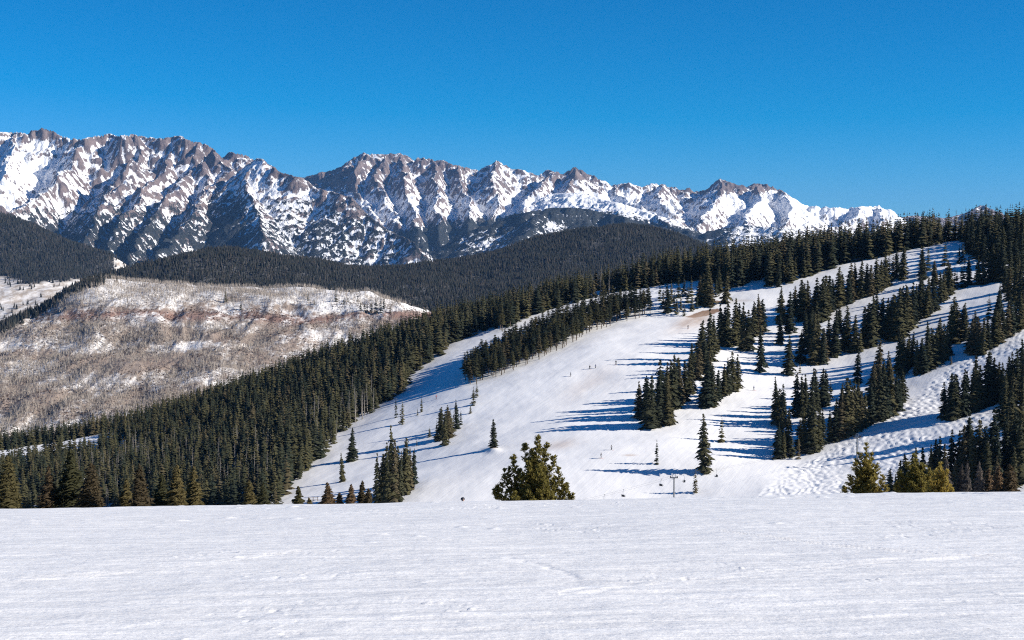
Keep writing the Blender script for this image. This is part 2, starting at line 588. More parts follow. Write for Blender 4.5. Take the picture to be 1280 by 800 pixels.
# ------------------------------------------------------------------ mountains
def mat_mountain():
    t = NT("alpine_rock_and_snow")
    p = t.pos()
    sn = t.attr("snow")
    tr = t.attr("tree")
    fl = t.n("ShaderNodeCombineXYZ")             # along the ridge, down the fall line
    t.l(t.attr("gs"), fl.inputs[0])
    t.l(t.attr("gd"), fl.inputs[1])
    streak = t.noise(t.scaled(fl.outputs[0], (0.030, 0.0075, 1)), 1.0, 4, 0.7)
    n1 = t.noise(p, 0.009, 6, 0.75)
    n2 = t.noise(t.scaled(p, (1, 0.6, 0.8)), 0.046, 4, 0.78)
    n = t.math("ADD", t.math("MULTIPLY", streak, 0.46), t.math("ADD", t.math("MULTIPLY", n1, 0.14), t.math("MULTIPLY", n2, 0.40)))
    s = t.math("ADD", sn, t.math("MULTIPLY", t.math("SUBTRACT", n, 0.5), 3.4))
    snow_f = t.ramp(s, 0.40, 0.62)
    rock = t.mix(t.ramp(t.noise(p, 0.016, 5, 0.7), 0.3, 0.7), (0.085, 0.068, 0.072), (0.21, 0.16, 0.145))
    col = t.mix(snow_f, rock, SNOW)
    tn = t.noise(t.scaled(p, (1, 0.7, 0.8)), 0.05, 4, 0.75)
    ts = t.math("ADD", tr, t.math("MULTIPLY", t.math("SUBTRACT", t.math("ADD", t.math("MULTIPLY", tn, 0.65), t.math("MULTIPLY", streak, 0.35)), 0.5), 4.4))
    wood = t.mix(t.ramp(t.noise(p, 0.07, 4, 0.7), 0.35, 0.65), (0.006, 0.010, 0.012), (0.030, 0.032, 0.031))
    col = t.mix(t.ramp(ts, 0.42, 0.62), col, wood)
    t.bump(t.math("ADD", n1, t.math("MULTIPLY", n2, 0.8)), 14.0, 0.9)
    return t.done(col, 0.8)


M_MTN = mat_mountain()


def jag(pl, seed, amp, n):
    """polyline of (x, y, D) resampled with small notches"""
    pl = np.asarray(pl, float)
    s = np.concatenate([[0], np.cumsum(np.hypot(np.diff(pl[:, 0]), np.diff(pl[:, 1])))])
    q = np.unique(np.concatenate([np.linspace(0, s[-1], n), s]))
    out = np.stack([np.interp(q, s, pl[:, k]) for k in range(3)], -1)
    out[:, 1] += (fbm(q / 6, q * 0 + seed, seed, 3)) * amp
    out[:, 2] += fbm(q / 25, q * 0 + seed + 5.5, seed + 3, 2) * 120
    return out


def blur(a, r):
    for ax in (0, 1):
        k = 2 * r + 1
        pad = [(r + 1, r) if i == ax else (0, 0) for i in (0, 1)]
        c = np.cumsum(np.pad(a, pad, mode="edge"), ax)
        sl1 = [slice(None)] * 2
        sl0 = [slice(None)] * 2
        sl1[ax] = slice(k, None)
        sl0[ax] = slice(0, -k)
        a = (c[tuple(sl1)] - c[tuple(sl0)]) / k
    return a


def mountain(name, ridges, xr, nc, Dr, nr, floor_z, tree_fn, snow_fn, gully=34, rough=23, warp=1.0, label=None):
    Dl = np.linspace(Dr[0], Dr[1], nr)
    X, Y = polar_grid(xr[0], xr[1], nc, Dl)
    wX = X + fbm(X / 230, Y / 230, 61, 4, 0.6) * 34 * warp
    wY = Y + fbm(X / 230, Y / 230, 67, 4, 0.6) * 70 * warp
    best = np.full(X.shape, -1e9)
    bd = np.zeros(X.shape)
    bs = np.zeros(X.shape)
    off = 0.0
    for pl, S, s2, w in ridges:
        W = P(pl[:, 0], pl[:, 1], pl[:, 2])
        for a, b in zip(W[:-1], W[1:]):
            dx, dy = b[0] - a[0], b[1] - a[1]
            L2 = dx * dx + dy * dy + 1e-9
            t = np.clip(((wX - a[0]) * dx + (wY - a[1]) * dy) / L2, 0, 1)
            d = np.hypot(wX - a[0] - t * dx, wY - a[1] - t * dy)
            z = a[2] + t * (b[2] - a[2]) - (S - s2) * w * (1 - np.exp(-d / w)) - s2 * d
            m = z > best
            best[m] = z[m]
            bd[m] = d[m]
            bs[m] = (off + t * math.sqrt(L2))[m]
            off += math.sqrt(L2)
        off += 1000
    g = ridged(bs / 105 + 0.35 * fbm(X / 260, Y / 260, 71, 2), bd / 900, 73, 2)
    g2 = ridged(bs / 42 + 0.3 * fbm(X / 120, Y / 120, 72, 2), bd / 260, 79, 2)
    Z = best + gully * sstep(10, 220, bd) * (g - 0.62) + gully * 0.5 * sstep(2, 70, bd) * (g2 - 0.6)
    Z = Z + rough * sstep(0, 60, bd) * (ridged(X / 85, Y / 85, 83, 5, 0.62) - 0.55)
    Z = np.maximum(Z, floor_z + 0.1 * (Z - floor_z))
    dDy = np.gradient(Z, axis=0) / np.gradient(Y, axis=0)
    dXx = np.gradient(Z, axis=1) / np.gradient(X, axis=1)
    slope = np.hypot(dDy, dXx)
    conc = (blur(Z, 4) - Z) / 7.0
    px, py = project(X, Y, Z)
    snow = snow_fn(px, py, Z, slope, conc)
    tree = tree_fn(px, py, Z, slope, conc)
    o = link(name, new_mesh(name, np.stack([X, Y, Z], -1).reshape(-1, 3), grid_faces(*X.shape), M_MTN, True, {"snow": snow, "tree": tree, "gs": bs, "gd": bd}), kind="structure")
    if label:
        o["label"] = label
    return o


def R_(pts, D0, D1, seed=1, amp=1.2, n=40, S=1.45, s2=0.74, w=110):
    pts = np.asarray(pts, float)
    q = np.concatenate([[0], np.cumsum(np.hypot(np.diff(pts[:, 0]), np.diff(pts[:, 1])))])
    D = D0 + (D1 - D0) * q / q[-1]
    k = math.sin(seed * 12.9898) * 0.5                    # no two spurs equally steep
    return (jag(np.column_stack([pts, D]), seed, amp, n), S + 0.35 * k, s2 * (1 + 0.22 * k), w * (1 + 0.7 * k))


A_crest = [(-90, 172), (-40, 168), (0, 164), (15, 165), (32, 166), (44, 161), (54, 159), (66, 164), (77, 170), (90, 173), (107, 174), (120, 169.5), (136, 166), (150, 169.5), (172, 168), (180, 171),
           (200, 172.5), (221, 170), (235, 174), (241, 177), (247, 177), (262, 184), (275, 192.5), (290, 207), (312, 228)]
ridA = [
    R_(A_crest, 9700, 9500, 2, 1.4, 180),
    R_([(110, 174), (88, 203), (64, 233), (30, 255), (-10, 275)], 9600, 7840, 3, 2, 20),
    R_([(18, 166), (10, 195), (0, 225)], 9600, 8640, 33, 2, 10),
    R_([(172, 168), (170, 200), (148, 232), (118, 268), (100, 310)], 9600, 7600, 5, 2, 20),
    R_([(221, 170), (213, 200), (180, 240), (148, 282), (130, 320)], 9600, 7440, 6, 2, 20),
    R_([(170, 196), (152, 214), (128, 250), (112, 285)], 9050, 8000, 45, 2, 14),
    R_([(248, 200), (262, 222), (246, 255), (228, 285)], 9150, 8000, 46, 2, 14),
    R_([(247, 177), (248, 200), (222, 232), (190, 270), (160, 320)], 9550, 7310, 7, 2, 20),
    R_([(270, 189), (285, 212), (262, 240), (228, 280), (190, 330)], 9500, 7100, 8, 2, 20),
]
backpk = [R_([(272, 205), (279, 196), (284, 189), (292, 190), (305, 193), (317, 200), (340, 215)], 10400, 10300, 9, 1.0, 20)]
ridB = [
    R_([(300, 212), (312, 203), (320, 198), (325, 197.5), (335, 204), (347, 213), (360, 217.5), (377, 222), (395, 234), (418, 240), (440, 247), (460, 268), (480, 286), (510, 300), (545, 322)], 8900, 7700, 10, 1.3, 60),
    R_([(323, 198), (306, 222), (318, 255), (330, 290), (325, 330)], 8900, 7145, 11, 2, 20),
]
C_crest = [(340, 240), (365, 228), (377, 222), (385, 219), (400, 215), (420, 211), (435, 202.5), (450, 194.5), (457, 191), (465, 192.5), (482, 193), (492, 192.5), (500, 191), (510, 196), (516, 201), (527, 196), (536, 199), (541, 198), (546, 201),
           (551, 200), (562, 203), (566, 207.5), (574, 206), (585, 209), (597, 212.5), (607, 206), (614, 205.5), (622, 200), (630, 205), (639, 210), (652, 212.5), (660, 215.5), (670, 219.5), (685, 213), (690, 212), (695, 215), (701, 217.5),
           (712, 212.5), (720, 209), (727, 212), (737, 217.5), (750, 225), (760, 232.5), (765, 231), (776, 229), (785, 227.5), (795, 232.5), (805, 233), (815, 229), (825, 230), (832, 234.5), (840, 233), (850, 237.5), (861, 234), (871, 239), (885, 235),
           (895, 227.5), (901, 223), (910, 225), (920, 231), (932, 233), (940, 229), (955, 230), (960, 232.5), (967, 232.5), (975, 236), (987, 245), (1002, 256), (1022, 258), (1045, 259), (1070, 259.5), (1077, 258), (1100, 256.5), (1107, 260), (1120, 268), (1135, 280), (1180, 300)]
ridC = [
    R_(C_crest, 11600, 11800, 15, 1.7, 420, 0.95, 0.55, 420),
    R_([(457, 192), (440, 214), (446, 240), (470, 268), (500, 300)], 11500, 9820, 16, 2, 20),
    R_([(482, 193), (470, 215), (480, 245), (500, 280)], 11500, 10100, 17, 2, 16),
    R_([(502, 192), (505, 215), (512, 245), (520, 285)], 11500, 9960, 18, 2, 16),
    R_([(541, 198), (545, 222), (548, 250), (552, 290)], 11500, 9960, 19, 2, 16),
    R_([(574, 206), (575, 232), (588, 250), (585, 280)], 11500, 10100, 20, 2, 16),
    R_([(622, 200), (612, 225), (622, 250), (612, 275)], 11500, 10240, 22, 2, 16),
    R_([(690, 213), (678, 228), (660, 245), (650, 270)], 11500, 10100, 23, 2, 16),
    R_([(720, 209), (715, 228), (700, 246), (690, 270)], 11500, 10100, 24, 2, 16),
    R_([(690, 243), (720, 240), (755, 249), (800, 262), (850, 285), (890, 300)], 10700, 9440, 25, 1, 20, 0.55, 0.4, 300),
    R_([(765, 231), (772, 243), (800, 258), (835, 275)], 11500, 10100, 26, 1.5, 16),
    R_([(825, 230), (822, 246), (838, 262)], 11500, 10660, 27, 1.5, 10),
    R_([(901, 223), (903, 240), (886, 260), (872, 280), (880, 305)], 11600, 9640, 28, 1.5, 20),
    R_([(945, 230), (950, 248), (930, 270), (940, 300)], 11600, 9780, 30, 1.5, 20),
    R_([(975, 236), (992, 255), (985, 275), (960, 305)], 11650, 9900, 31, 1.5, 20),
    R_([(1077, 258), (1062, 274), (1030, 290), (1010, 310)], 11700, 10160, 32, 1.2, 16),
    R_([(1100, 257), (1102, 275), (1085, 300)], 11700, 10580, 34, 1.2, 12),
]
ridE = [
    R_([(505, 345), (530, 326), (560, 305), (590, 288), (640, 269), (680, 260), (720, 259), (770, 269), (830, 284), (880, 300), (950, 322), (1000, 330)], 8600, 8900, 35, 0.8, 60, 0.5, 0.35, 300),
    R_([(680, 264), (660, 285), (640, 310)], 8600, 7800, 36, 1, 10, 0.5, 0.35, 300),
    R_([(600, 297), (588, 312), (570, 330)], 8600, 8000, 37, 1, 10, 0.5, 0.35, 300),
    R_([(905, 285), (940, 281), (980, 286), (1020, 297), (1080, 315)], 9300, 9300, 38, 1, 20, 0.45, 0.35, 300),
]
ridF = [
    R_([(1105, 290), (1124, 272), (1132, 270), (1145, 269), (1155, 271), (1167, 271), (1185, 272), (1200, 268), (1210, 265.5), (1220, 260), (1228, 256), (1237, 262), (1247, 266), (1275, 280), (1400, 290)], 14000, 14300, 39, 0.5, 50, 0.7, 0.4, 300),
    R_([(1228, 256), (1240, 268), (1245, 285)], 14200, 13400, 40, 0.6, 12),
    R_([(1140, 270), (1150, 282)], 14000, 13500, 44, 0.6, 8),
]


def gs_(px, py, cx, cy, rx, ry):
    return np.exp(-((px - cx) / rx) ** 2 - ((py - cy) / ry) ** 2)


def snowA(px, py, Z, sl, cc):
    s = 0.80 - 0.42 * sstep(1.0, 1.8, sl) + 0.45 * np.clip(cc, -0.6, 0.6)
    s += 0.42 * gs_(px, py, 25, 215, 55, 45) - 0.35 * gs_(px, py, 262, 195, 28, 18) - 0.5 * gs_(px, py, 58, 163, 20, 9) - 0.18 * gs_(px, py, 205, 195, 40, 22)
    return s


def treeA(px, py, Z, sl, cc):
    return -0.55 + 1.32 * sstep(205, 295, py) * sstep(20, 110, px + 0.9 * (py - 200)) - 0.35 * np.clip(cc, -0.5, 0.6)


def snowB(px, py, Z, sl, cc):
    s = 0.74 - 0.36 * sstep(1.0, 1.8, sl) + 0.45 * np.clip(cc, -0.6, 0.6)
    return s - 0.42 * gs_(px, py, 362, 214, 28, 10) - 0.42 * gs_(px, py, 440, 262, 26, 18) + 0.3 * gs_(px, py, 326, 214, 9, 10)


def treeB(px, py, Z, sl, cc):
    return -0.20 + 0.76 * sstep(205, 290, py) - 0.35 * np.clip(cc, -0.5, 0.6) + 0.55 * sstep(325, 290, px) * sstep(225, 250, py)


def snowC(px, py, Z, sl, cc):
    s = 0.78 - 0.45 * sstep(1.0, 1.8, sl) + 0.45 * np.clip(cc, -0.6, 0.6)
    s += 0.30 * sstep(236, 252, py) * sstep(280, 266, py) + 0.24 * sstep(880, 940, px) * sstep(236, 250, py) + 0.35 * gs_(px, py, 735, 250, 50, 10)
    s -= 0.55 * gs_(px, py, 412, 222, 45, 16) + 0.40 * gs_(px, py, 722, 218, 26, 11) + 0.30 * gs_(px, py, 540, 206, 60, 8) + 0.35 * gs_(px, py, 940, 234, 60, 7) + 0.25 * gs_(px, py, 865, 245, 22, 12)
    return s


def treeC(px, py, Z, sl, cc):
    line = np.interp(px, [300, 480, 560, 640, 690, 760, 830, 880, 960, 1060, 1120], [300, 292, 274, 268, 262, 264, 276, 290, 282, 284, 290])
    return -0.6 + 1.55 * sstep(line - 11, line + 9, py) - 0.3 * np.clip(cc, -0.5, 0.6) - 0.4 * sstep(880, 930, px)


def snowE(px, py, Z, sl, cc):
    return 0.85 + 0 * px


def treeE(px, py, Z, sl, cc):
    t = 0.98 - 0.4 * np.clip(cc, -0.5, 0.6)
    return t - 0.55 * gs_(px, py, 612, 306, 30, 13) - 0.6 * gs_(px, py, 690, 285, 20, 8) - 0.6 * sstep(890, 930, px)


mountain("mountain", ridA + backpk, (-200, 420), 620, (6900, 10900), 400, -520, treeA, snowA)
mountain("mountain", ridB, (60, 640), 600, (6400, 9500), 340, -520, treeB, snowB, 30, 25, 0.55)
mountain("mountain", ridC, (280, 1240), 980, (9000, 12600), 380, -520, treeC, snowC, 44, 25)
mountain("mountain", ridE, (430, 1180), 620, (7300, 9800), 240, -520, treeE, snowE, 26, 18)
mountain("mountain", ridF, (1060, 1480), 260, (12800, 15000), 120, -520, lambda px, py, Z, s, c: -0.2 + 0.4 * sstep(262, 275, py), lambda px, py, Z, s, c: 0.38 - 0.3 * sstep(0.6, 1.1, s), 40, 25)


# ------------------------------------------------------------------ middle hills
def mat_ground(name, a, b, sc):
    t = NT(name)
    p = t.pos()
    n = t.noise(p, sc, 5, 0.65)
    return t.done(t.mix(t.ramp(n, 0.35, 0.7), a, b), 0.85)


def mat_brown():
    t = NT("snow_and_red_earth")
    p = t.pos()
    d = t.attr("earth")
    n1 = t.noise(t.scaled(p, (1, 0.6, 1.6)), 0.035, 6, 0.72)
    n2 = t.noise(t.scaled(p, (1, 0.4, 0.35)), 0.16, 4, 0.7)
    e = t.math("ADD", d, t.math("MULTIPLY", t.math("SUBTRACT", t.math("ADD", t.math("MULTIPLY", n1, 0.6), t.math("MULTIPLY", n2, 0.4)), 0.5), 2.4))
    soil = t.mix(t.noise(p, 0.02, 4), (0.215, 0.16, 0.13), (0.29, 0.24, 0.195))
    col = t.mix(t.attr("red"), soil, (0.215, 0.135, 0.108))
    col = t.mix(t.ramp(e, 0.35, 0.75), (0.74, 0.71, 0.68), col)
    t.bump(n2, 3.0, 0.8)
    return t.done(col, 0.85)


M_BROWN = mat_brown()
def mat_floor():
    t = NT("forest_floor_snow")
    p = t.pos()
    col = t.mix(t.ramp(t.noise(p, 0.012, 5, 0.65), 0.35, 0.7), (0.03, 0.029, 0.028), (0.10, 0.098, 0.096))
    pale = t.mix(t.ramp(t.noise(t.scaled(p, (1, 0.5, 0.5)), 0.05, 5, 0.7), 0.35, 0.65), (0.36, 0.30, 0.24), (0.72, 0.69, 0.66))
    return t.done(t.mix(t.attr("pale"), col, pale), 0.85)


M_FFLOOR = mat_floor()
M_FFDARK = mat_ground("wooded_ground", (0.045, 0.042, 0.035), (0.12, 0.11, 0.10), 0.01)


def layer(name, ctrl, extra, xr, nc, Dr, nr, scale, mat, rough, attr_fn=None, seed=90, ribs=0.0):
    pts = [P(*c) for c in ctrl] + [np.array([(x - 640) / F * D, D, z]) for x, D, z in extra]
    f = RBF(pts, scale, 0.001)

    def h(X, Y):
        return f(X, Y) + rough * (fbm(X / (scale * 0.35), Y / (scale * 0.35), seed, 4)) + ribs * (ridged(X / 75 + 0.4 * fbm(X / 150, Y / 150, seed + 7, 2), Y / 420, seed + 9, 3) - 0.6) * sstep(-75, -110, f(X, Y))
    X, Y = polar_grid(xr[0], xr[1], nc, np.linspace(Dr[0], Dr[1], nr))
    Z = h(X, Y)
    px, py = project(X, Y, Z)
    at = attr_fn(px, py, X, Y, Z) if attr_fn else {}
    link(name, new_mesh(name, np.stack([X, Y, Z], -1).reshape(-1, 3), grid_faces(*X.shape), mat, True, at), kind="structure")
    return h


def earth(px, py, X, Y, Z):
    # red bands follow the strata (constant height), gullies cut them
    band = np.interp(px, [0, 60, 130, 250, 320, 400, 480, 540], [470, 395, 392, 394, 396, 398, 392, 395])
    red = np.exp(-((py - band - 4 * fbm(X / 120, Y / 120, 96, 2)) / 6) ** 2) * sstep(50, 90, px)
    e = 0.60 + 0.22 * red * (0.5 + 1.1 * fbm(X / 45, Y / 45, 95, 3))
    st = np.sin(Z / 5.5 + 1.5 * fbm(X / 160, Y / 160, 97, 2))
    e += 0.16 * st * sstep(400, 440, py) + 0.20 * fbm(X / 110, Z / 26, 99, 3)
    e += 0.30 * np.exp(-((px - 20) / 60) ** 2 - ((py - 495) / 22) ** 2) + 0.18 * np.exp(-((px - 180) / 70) ** 2 - ((py - 450) / 28) ** 2) + 0.2 * np.exp(-((px - 330) / 60) ** 2 - ((py - 425) / 18) ** 2)
    e -= 0.25 * sstep(385, 370, py) + 0.5 * sstep(392, 384, py) * sstep(388, 402, px)
    return {"earth": e, "red": np.clip(red * 1.1 + 0.25 * fbm(X / 70, Y / 70, 101, 2), 0, 1)}


h_brown = layer("valley_hillside",
                [(-150, 470, 1950), (-150, 560, 1650), (0, 414, 2150), (50, 388, 2200), (90, 364, 2230), (125, 352, 2250), (170, 356, 2250), (230, 361, 2260), (300, 365, 2270), (380, 362, 2280), (440, 366, 2270), (480, 374, 2250), (530, 391, 2210),
                 (560, 405, 2200), (0, 470, 1900), (0, 530, 1700), (60, 395, 2130), (130, 393, 2100), (250, 395, 2110), (400, 398, 2120), (500, 398, 2130), (130, 450, 1930), (250, 450, 1920), (400, 440, 1960), (130, 510, 1730), (300, 500, 1760), (500, 440, 1960), (700, 450, 1900), (650, 420, 2150)],
                [(-150, 2400, -320), (0, 2500, -290), (125, 2600, -200), (300, 2650, -160), (480, 2600, -190), (650, 2500, -260), (800, 2200, -300), (0, 1500, -265), (300, 1500, -255), (600, 1500, -290), (-150, 1450, -270)],
                (-200, 760), 520, (1450, 2700), 420, 250.0, M_BROWN, 7.0, earth, 90, 11.0)
h_dark = layer("wooded_ridge",
               [(100, 362, 2900), (165, 347, 3100), (200, 335, 3250), (250, 325, 3400), (340, 327, 3450), (400, 335, 3450), (450, 338, 3500), (520, 333, 3600), (600, 321, 3700), (660, 303, 3800), (720, 291, 3850), (780, 286, 3900), (830, 293, 3900), (870, 308, 3850), (920, 325, 3750),
                (200, 366, 2750), (300, 368, 2750), (400, 366, 2750), (500, 400, 2750), (600, 380, 2900), (700, 350, 3100), (800, 340, 3250), (600, 350, 3250), (900, 345, 3300), (480, 372, 2900)],
               [(100, 3700, -260), (250, 4000, -240), (450, 4100, -240), (660, 4400, -160), (780, 4500, -120), (900, 4300, -180), (1000, 3700, -170), (1100, 3500, -240), (0, 3000, -330), (300, 2400, -190), (500, 2400, -220), (700, 2500, -220), (900, 2700, -200), (1100, 2800, -230)],
               (40, 1080), 420, (2450, 4500), 260, 400.0, M_FFLOOR, 9.0, None, 110)
def pale_left(px, py, X, Y, Z):
    n = 6 * fbm(X / 160, Y / 160, 133, 3)
    return {"pale": np.clip(sstep(346, 352, py + n) + sstep(140, 146, px + 0.5 * n) * sstep(4750, 4650, Y), 0, 1)}


h_left = layer("wooded_hill",
               [(-120, 240, 5000), (0, 270, 4900), (60, 291, 4800), (110, 311, 4700), (165, 337, 4600), (0, 350, 4100), (80, 352, 4100), (-120, 350, 4100), (0, 395, 3700), (100, 390, 3700), (-120, 400, 3700), (60, 320, 4450)],
               [(-120, 5600, -60), (0, 5600, -120), (110, 5500, -240), (230, 4700, -300), (230, 4000, -330), (-120, 3300, -330), (100, 3300, -330)],
               (-220, 260), 320, (3300, 5600), 320, 500.0, M_FFLOOR, 9.0, pale_left, 120)
# the valley floor: one sheet out to the horizon under all hills
a = np.linspace(0, 2 * np.pi, 97)[:-1]
rr = np.array([5, 300, 1500, 4000, 12000, 40000.0])
vv = np.stack([np.outer(rr, np.sin(a)), np.outer(rr, np.cos(a)), np.full((6, 96), -560.0)], -1).reshape(-1, 3)
ff = [[i * 96 + j, i * 96 + (j + 1) % 96, (i + 1) * 96 + (j + 1) % 96, (i + 1) * 96 + j] for i in range(5) for j in range(96)]
link("ground", new_mesh("ground", vv, np.array(ff), mat_ground("valley_ground", (0.10, 0.09, 0.08), (0.6, 0.6, 0.6), 0.002), True), kind="structure")

# ------------------------------------------------------------------ conifers
def spruce_crown(seed, whorls=26, per=9, rb=0.16, start=0.03, power=0.85, irregular=0.25, twigs=True, droop=0.35, gap=0.0):
    """unit-high crown built of drooping branch sprays round the stem"""
    r = np.random.default_rng(seed)
    V, T = [], []
    n = 0
    fullness = r.uniform(0.8, 1.15, 8)
    for i in range(whorls):
        t = start + (1 - start) * (max(0.0, i + r.uniform(-0.35, 0.35)) / whorls) ** 0.9
        t = min(max(t, 0.0), 0.985)
        rad = rb * (1 - t) ** power * (0.75 + 0.25 * min(1, (t - start + 0.03) / 0.12)) + 0.010
        rad *= r.uniform(0.85, 1.12)
        ph = r.uniform(0, 6.28)
        for j in range(per if t < 0.8 else max(5, per - 3)):
            if r.random() < gap:
                continue
            a = ph + j / per * 2 * math.pi + r.normal(0, 0.18)
            L = rad * (1 + irregular * r.normal()) * fullness[int((a % 6.283) / 6.284 * 8)]
            L = max(L, 0.006)
            z0 = t + r.normal(0, 0.006)
            d = droop * r.uniform(0.6, 1.4)
            ca, sa = math.cos(a), math.sin(a)
            w = L * r.uniform(0.26, 0.42) + 0.004
            mz = z0 - L * d * 0.7 + 0.02 * (1 - t)
            mx, my = ca * L * 0.62, sa * L * 0.62
            tip = (ca * L, sa * L, z0 - L * d * r.uniform(0.7, 1.3))
            V += [(0, 0, z0 + 0.012), (mx, my, mz), (mx - sa * w, my + ca * w, mz - w * 0.55), (mx + sa * w, my - ca * w, mz - w * 0.55), tip]
            T += [(n, n + 2, n + 1), (n, n + 1, n + 3), (n + 2, n + 4, n + 1), (n + 1, n + 4, n + 3)]
            n += 5
            if twigs:
                for s in (-1, 1):
                    q = r.uniform(0.55, 0.95)
                    bx, by = ca * L * q, sa * L * q
                    bz = z0 - L * d * q
                    V += [(bx, by, bz + 0.008), (bx - s * sa * w * 1.5 + ca * L * 0.15, by + s * ca * w * 1.5 + sa * L * 0.15, bz - w * 0.5), (bx * 0.8, by * 0.8, bz - 0.022)]
                    T += [(n, n + 1, n + 2)]
                    n += 3
    V += [(0.006, 0, 0.94), (-0.003, 0.005, 0.94), (-0.003, -0.005, 0.94), (0, 0, 1.0)]
    T += [(n, n + 1, n + 3), (n + 1, n + 2, n + 3), (n + 2, n, n + 3)]
    return np.array(V), np.array(T)


def trunk_mb(r0=0.018, top=0.93, lean=0.0):
    m = MB()
    z = np.linspace(-0.04, top, 6)
    m.tube(np.stack([lean * z, 0 * z, z], -1), r0 * (1.02 - z / 1.0), 6)
    return m


def dead_crown(seed):
    r = np.random.default_rng(seed)
    m = MB()
    for i in range(34):
        t = r.uniform(0.25, 0.97)
        a = r.uniform(0, 6.28)
        L = 0.10 * (1.05 - t) * r.uniform(0.5, 1.3) + 0.012
        p0 = np.array([0, 0, t])
        p1 = p0 + [math.cos(a) * L, math.sin(a) * L, L * r.uniform(-0.3, 0.35)]
        m.tube([p0, p1], [0.004, 0.002], 3, False)
    return m


SPR = [spruce_crown(100 + i, 27, 9, rb, 0.02, pw, 0.30, True, 0.35, 0.06 * (i % 3)) for i, (rb, pw) in enumerate([(0.165, 0.8), (0.15, 0.75), (0.19, 0.85), (0.135, 0.6), (0.175, 0.95), (0.155, 0.7), (0.14, 0.85), (0.12, 0.5), (0.17, 0.65)])]
SPR_LO = [spruce_crown(200 + i, 15, 7, rb * 1.08, 0.04, pw, 0.25, False) for i, (rb, pw) in enumerate([(0.165, 0.8), (0.15, 0.75), (0.185, 0.85), (0.13, 0.65), (0.165, 0.95)])]
PIN = [spruce_crown(300 + i, 17, 7, 0.135, 0.30, 0.55, 0.38, True, 0.1, 0.12) for i in range(4)]
spr_me = [new_mesh("crown", v, t, M_SPRUCE) for v, t in SPR]
pin_me = [new_mesh("crown", v, t, M_SPRUCE) for v, t in PIN]
spr_trunk = trunk_mb().mesh("trunk", M_BARK, True)
pin_trunk = trunk_mb(0.015, 0.9).mesh("trunk", M_BARK, True)
dead_trunk = trunk_mb(0.016, 0.99, 0.01).mesh("trunk", M_DEAD, True)
dead_me = [dead_crown(400 + i).mesh("crown", M_DEAD) for i in range(3)]

ORD = "first second third fourth fifth sixth seventh eighth ninth tenth eleventh twelfth thirteenth fourteenth fifteenth sixteenth seventeenth eighteenth nineteenth twentieth".split()
TENS = {2: "twenty", 3: "thirty"}


def ordinal(i):
    return ORD[i] if i < 20 else TENS[(i + 1) // 10] + "-" + ORD[(i + 1) % 10 - 1] if (i + 1) % 10 else {30: "thirtieth", 40: "fortieth"}[i + 1]


def make_tree(name, trunk, crown, label, cat, group, loc, h, wide, rot):
    t = link(name, None, None, loc, None, label, cat, group)
    t.empty_display_size = 1
    t.rotation_euler = (0, 0, rot)
    t.scale = (h * wide, h * wide, h)
    link("trunk", trunk, t)
    link("crown", crown, t)
    return t


_proto = {}


def put_tree(name, trunk, crown, label, cat, group, loc, h, wide, rot):
    """the first of a kind is built, the others copy the thing and each of its parts"""
    key = (name, crown.name)
    if key not in _proto:
        _proto[key] = make_tree(name, trunk, crown, label, cat, group, loc, h, wide, rot)
        return _proto[key]
    src = _proto[key]
    r = src.copy()
    COL.objects.link(r)
    r.location, r.scale = loc, (h * wide, h * wide, h)
    r.rotation_euler = (0.035 * math.sin(rot * 7.3), 0.035 * math.sin(rot * 5.1 + 1), rot)   # none stands quite plumb
    r["label"], r["group"] = label, group
    for ch in src.children:
        c = ch.copy()
        COL.objects.link(c)
        c.parent = r
    return r


def merge(protos, pos, h, wide, rr):
    """one mesh of many small trees"""
    V, T, A = [], [], []
    n = 0
    pick = rr.integers(0, len(protos), len(pos))
    rot = rr.uniform(0, 6.28, len(pos))
    tint = rr.uniform(0, 1, len(pos))
    for k, (pv, pt) in enumerate(protos):
        ids = np.nonzero(pick == k)[0]
        if not len(ids):
            continue
        c, s = np.cos(rot[ids])[:, None], np.sin(rot[ids])[:, None]
        hh, ww = h[ids][:, None], (h[ids] * wide[ids])[:, None]
        x = (pv[:, 0] * c - pv[:, 1] * s) * ww + pos[ids, 0:1]
        y = (pv[:, 0] * s + pv[:, 1] * c) * ww + pos[ids, 1:2]
        z = pv[:, 2] * hh + pos[ids, 2:3]
        V.append(np.stack([x, y, z], -1).reshape(-1, 3))
        T.append((pt[None] + (np.arange(len(ids)) * len(pv))[:, None, None]).reshape(-1, pt.shape[1]) + n)
        A.append(np.repeat(tint[ids], len(pv)))
        n += len(ids) * len(pv)
    return np.concatenate(V), np.concatenate(T), np.concatenate(A)


def stuff(name, protos, pos, h, wide, mat, label, seed):
    v, t, a = merge(protos, np.asarray(pos), np.asarray(h), np.asarray(wide), np.random.default_rng(seed))
    o = link(name, new_mesh(name, v, t, mat, False, {"tint": a}), kind="stuff", label=label)
    return o


